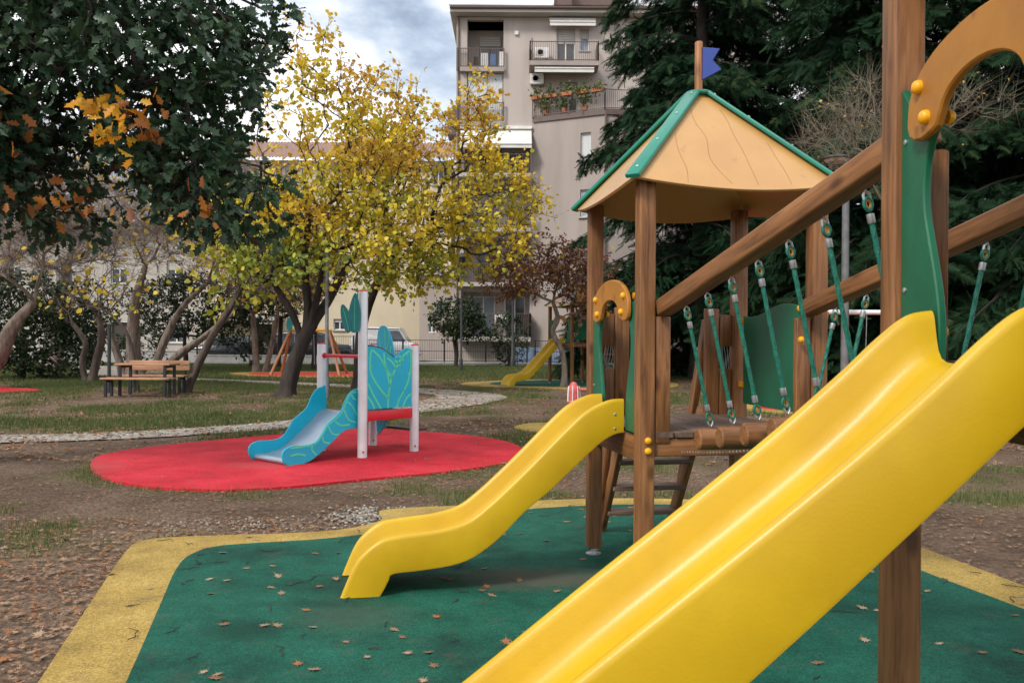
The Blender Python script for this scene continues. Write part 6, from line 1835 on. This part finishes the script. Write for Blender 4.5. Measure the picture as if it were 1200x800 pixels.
while k < 120:
    x = rng.uniform(-4.2, -1.5); y = 3.3 + 3.2 * rng.random()
    if inside(YELLOW_MAT, [x], [y])[0]: continue
    d = pdist(YELLOW_MAT, np.array([x]), np.array([y]))[0]
    if rng.random() > math.exp(-d / .45) + .2: continue
    drop(x, y, .0, rng.uniform(.045, .078), 'dry brown leaf on the bare soil beside the yellow border', 'dry leaves lying on the soil'); k += 1
# fine litter on the soil and grass: uncountable
def litter(name, n, x0, x1, y0, y1, size, dens, pw=1.0):
    x = rng.uniform(x0, x1, n); y = y0 + (y1 - y0) * rng.random(n) ** pw
    keep = rng.random(n) < dens(x, y)
    x = x[keep]; y = y[keep]; N = len(x)
    T, Fc = DT[0]; T = T[:19]; Fc = Fc[:18]
    q = rng.random(N) * 6.28; s = size * rng.uniform(.5, 1.3, N)
    tx = rng.normal(0, .35, N); ty = rng.normal(0, .35, N)
    vx = T[None, :, 0] * np.cos(q)[:, None] - T[None, :, 1] * np.sin(q)[:, None]
    vy = T[None, :, 0] * np.sin(q)[:, None] + T[None, :, 1] * np.cos(q)[:, None]
    vz = T[None, :, 2] + np.abs(vx * tx[:, None] + vy * ty[:, None])
    V = np.stack([x[:, None] + vx * s[:, None], y[:, None] + vy * s[:, None], vz * s[:, None] + .0], -1).reshape(-1, 3)
    F_ = (Fc[None] + (np.arange(N) * 19)[:, None, None]).reshape(-1, 3)
    o = link(name, np_mesh(name, V, F_, LDRY, np.repeat(rng.random(N), 19)), None, Matrix.Identity(4))
    return o
MATS = (YELLOW_MAT, RED_MAT, FAR_YEL, SWING_YEL, LEFT_RED, RIGHT_YEL, MID_YEL)
def off_mats(x, y):
    r = np.ones(len(x), bool)
    for P in MATS: r &= ~inside(P, x, y)
    return r
def dl(x, y):
    e = np.exp(-pdist(YELLOW_MAT, x, y) / .25) * .9 + np.exp(-pdist(RED_MAT, x, y) / .35) * .5 + np.exp(-pdist(PATH_POLY, x, y) / .4) * .3
    n = fbm(x * .8 + 70, y * .8 + 33, 3)
    return off_mats(x, y) * np.clip(.16 + e + sstep(.42, .68, n) * .60, 0, 1)
tag(litter('leaf_litter', 13000, -5, 4.5, 3.0, 10.5, .036, dl), 'scattered dry leaves and leaf crumbs over the bare soil', 'leaf litter', kind='stuff')
tag(litter('leaf_litter', 6000, -4.6, -1.4, 3.0, 6.6, .036, lambda x, y: off_mats(x, y) * .8, 1.2), 'dry leaves drifted over the soil at the lower left', 'leaf litter', kind='stuff')
tag(litter('leaf_litter', 30000, -17, 9, 9.5, 30, .085, dl, 1.2), 'scattered dry leaves over the lawn beyond the red mat', 'leaf litter', kind='stuff')
tag(litter('crumb_litter', 900, -2.6, 3.4, 2.8, 7.5, .013, lambda x, y: inside(YELLOW_MAT, x, y) * 1.0), 'tiny pale crumbs of leaf lying on the rubber mats', 'leaf litter', kind='stuff')
tag(litter('crumb_litter', 260, -5.2, .4, 7.6, 13.2, .06, lambda x, y: inside(RED_MAT, x, y) * 1.0), 'sparse leaf bits lying on the red mat', 'leaf litter', kind='stuff')
def edged(P, w_): return lambda x, y: inside(P, x, y) * np.exp(-pdist(P, x, y) / w_)
tag(litter('soil_crumbs', 26000, -2.8, 3.5, 2.8, 7.6, .016, edged(YELLOW_MAT, .05)), 'soil and leaf crumbs spilled over the rim of the yellow border', 'leaf litter', kind='stuff')
tag(litter('soil_crumbs', 26000, -5.2, .4, 7.6, 13.2, .03, edged(RED_MAT, .06)), 'soil and leaf crumbs spilled over the rim of the red mat', 'leaf litter', kind='stuff')
# twigs on the mat
for k in range(80):
    while True:
        x, y = rng.uniform(-2.5, 3.0), rng.uniform(3.0, 7.2)
        if inside(YELLOW_MAT, [x], [y])[0]: break
    a = rng.random() * 6.28; L = rng.uniform(.05, .16); pts = []
    for i in range(5):
        pts.append((x + math.cos(a) * L * i / 4, y + math.sin(a) * L * i / 4, .0185 + .003 * rng.random())); a += rng.normal() * .35
    tag(MB().tube(pts, [.0022, .0026, .0024, .002, .001], 5).build('twig', BARKD, None, Matrix.Identity(4)), 'thin dark twig lying on the rubber surface', 'twig', 'twigs lying on the rubber surface')

# grass blades
LGR = leafmat('grass_blades', [(0, (0.052, 0.092, 0.024)), (0.5, (0.090, 0.125, 0.036)), (0.7, (0.17, 0.16, 0.07)), (1, (0.29, 0.22, 0.12))], 0.7, 0.2)
def grass(name, n, x0, x1, y0, y1, h, wd, thr, label, pw=1.0):
    x = rng.uniform(x0, x1, n); y = y0 + (y1 - y0) * rng.random(n) ** pw
    gz = grassness(x, y)
    keep = (rng.random(n) < sstep(thr, thr + .35, gz)) & off_mats(x, y) & ~inside(PATH_POLY, x, y)
    x = x[keep]; y = y[keep]; gz = gz[keep]; N = len(x)
    q = rng.random(N) * 6.28; hh = h * rng.uniform(.45, 1.2, N) * (.6 + .6 * gz); ln = rng.uniform(.1, .7, N) * hh; q2 = rng.random(N) * 6.28
    dx, dy = np.cos(q) * wd, np.sin(q) * wd
    z0 = np.full(N, -.02)
    V = np.stack([np.stack([x - dx, y - dy, z0], -1), np.stack([x + dx, y + dy, z0], -1), np.stack([x + np.cos(q2) * ln, y + np.sin(q2) * ln, hh], -1)], 1).reshape(-1, 3)
    o = link(name, np_mesh(name, V, np.arange(N * 3).reshape(-1, 3), LGR, np.repeat(np.clip(rng.random(N) * .75 + .35 * (1 - gz), 0, 1), 3)), None, Matrix.Identity(4))
    return tag(o, label, 'grass', kind='stuff')
grass('grass', 150000, -5.5, 6.5, 3.0, 11, .06, .0035, .30, 'short grass tufts growing in the soil around the near mats')
grass('grass', 330000, -15, 9, 10, 27, .07, .007, .28, 'short mixed green and dry grass around the path and benches')
grass('grass', 200000, -26, 16, 26, 44, .09, .013, .25, 'green lawn in front of the fence')

# pebbles beside the border
def pebbles(name, n, c, sp, size, label, box=None):
    V0 = []; 
    t = (1 + 5 ** .5) / 2
    IV = np.array([(-1, t, 0), (1, t, 0), (-1, -t, 0), (1, -t, 0), (0, -1, t), (0, 1, t), (0, -1, -t), (0, 1, -t), (t, 0, -1), (t, 0, 1), (-t, 0, -1), (-t, 0, 1)]) / 1.9
    IF = np.array([(0, 11, 5), (0, 5, 1), (0, 1, 7), (0, 7, 10), (0, 10, 11), (1, 5, 9), (5, 11, 4), (11, 10, 2), (10, 7, 6), (7, 1, 8), (3, 9, 4), (3, 4, 2), (3, 2, 6), (3, 6, 8), (3, 8, 9), (4, 9, 5), (2, 4, 11), (6, 2, 10), (8, 6, 7), (9, 8, 1)])
    if box is None: x = c[0] + rng.normal(0, sp[0], n); y = c[1] + rng.normal(0, sp[1], n)
    else: x, y = box
    keep = off_mats(x, y); x = x[keep]; y = y[keep]; N = len(x)
    s = size * rng.uniform(.4, 1.3, N)
    V = IV[None] * (1 + .25 * rng.standard_normal((N, 12, 1))) * s[:, None, None] * np.array([1, 1, .6])
    V = V + np.stack([x, y, s * .15], -1)[:, None]
    F_ = (IF[None] + (np.arange(N) * 12)[:, None, None]).reshape(-1, 3)
    o = link(name, np_mesh(name, V.reshape(-1, 3), F_, PEB, np.repeat(rng.random(N), 12)), None, Matrix.Identity(4))
    return tag(o, label, 'gravel', kind='stuff')
PEB = leafmat('pebble', [(0, (0.13, 0.11, 0.095)), (.6, (.27, .24, .205)), (1, (.42, .385, .34))], .9, 0)
pebbles('pebbles', 420, (-1.15, 6.70), (.16, .18), .015, 'patch of grey pebbles beside the notch of the yellow border')
pebbles('pebbles', 260, (-1.9, 6.4), (.5, .14), .010, 'thin scatter of pebbles along the yellow border')
# loose stones over the near part of the path
n = 16000
x = rng.uniform(-12, .8, n); y = rng.uniform(10.5, 20, n)
kp = inside(PATH_POLY, x, y)
pebbles('path_stones', 0, None, None, .024, 'loose pale stones of the gravel path', (x[kp], y[kp]))
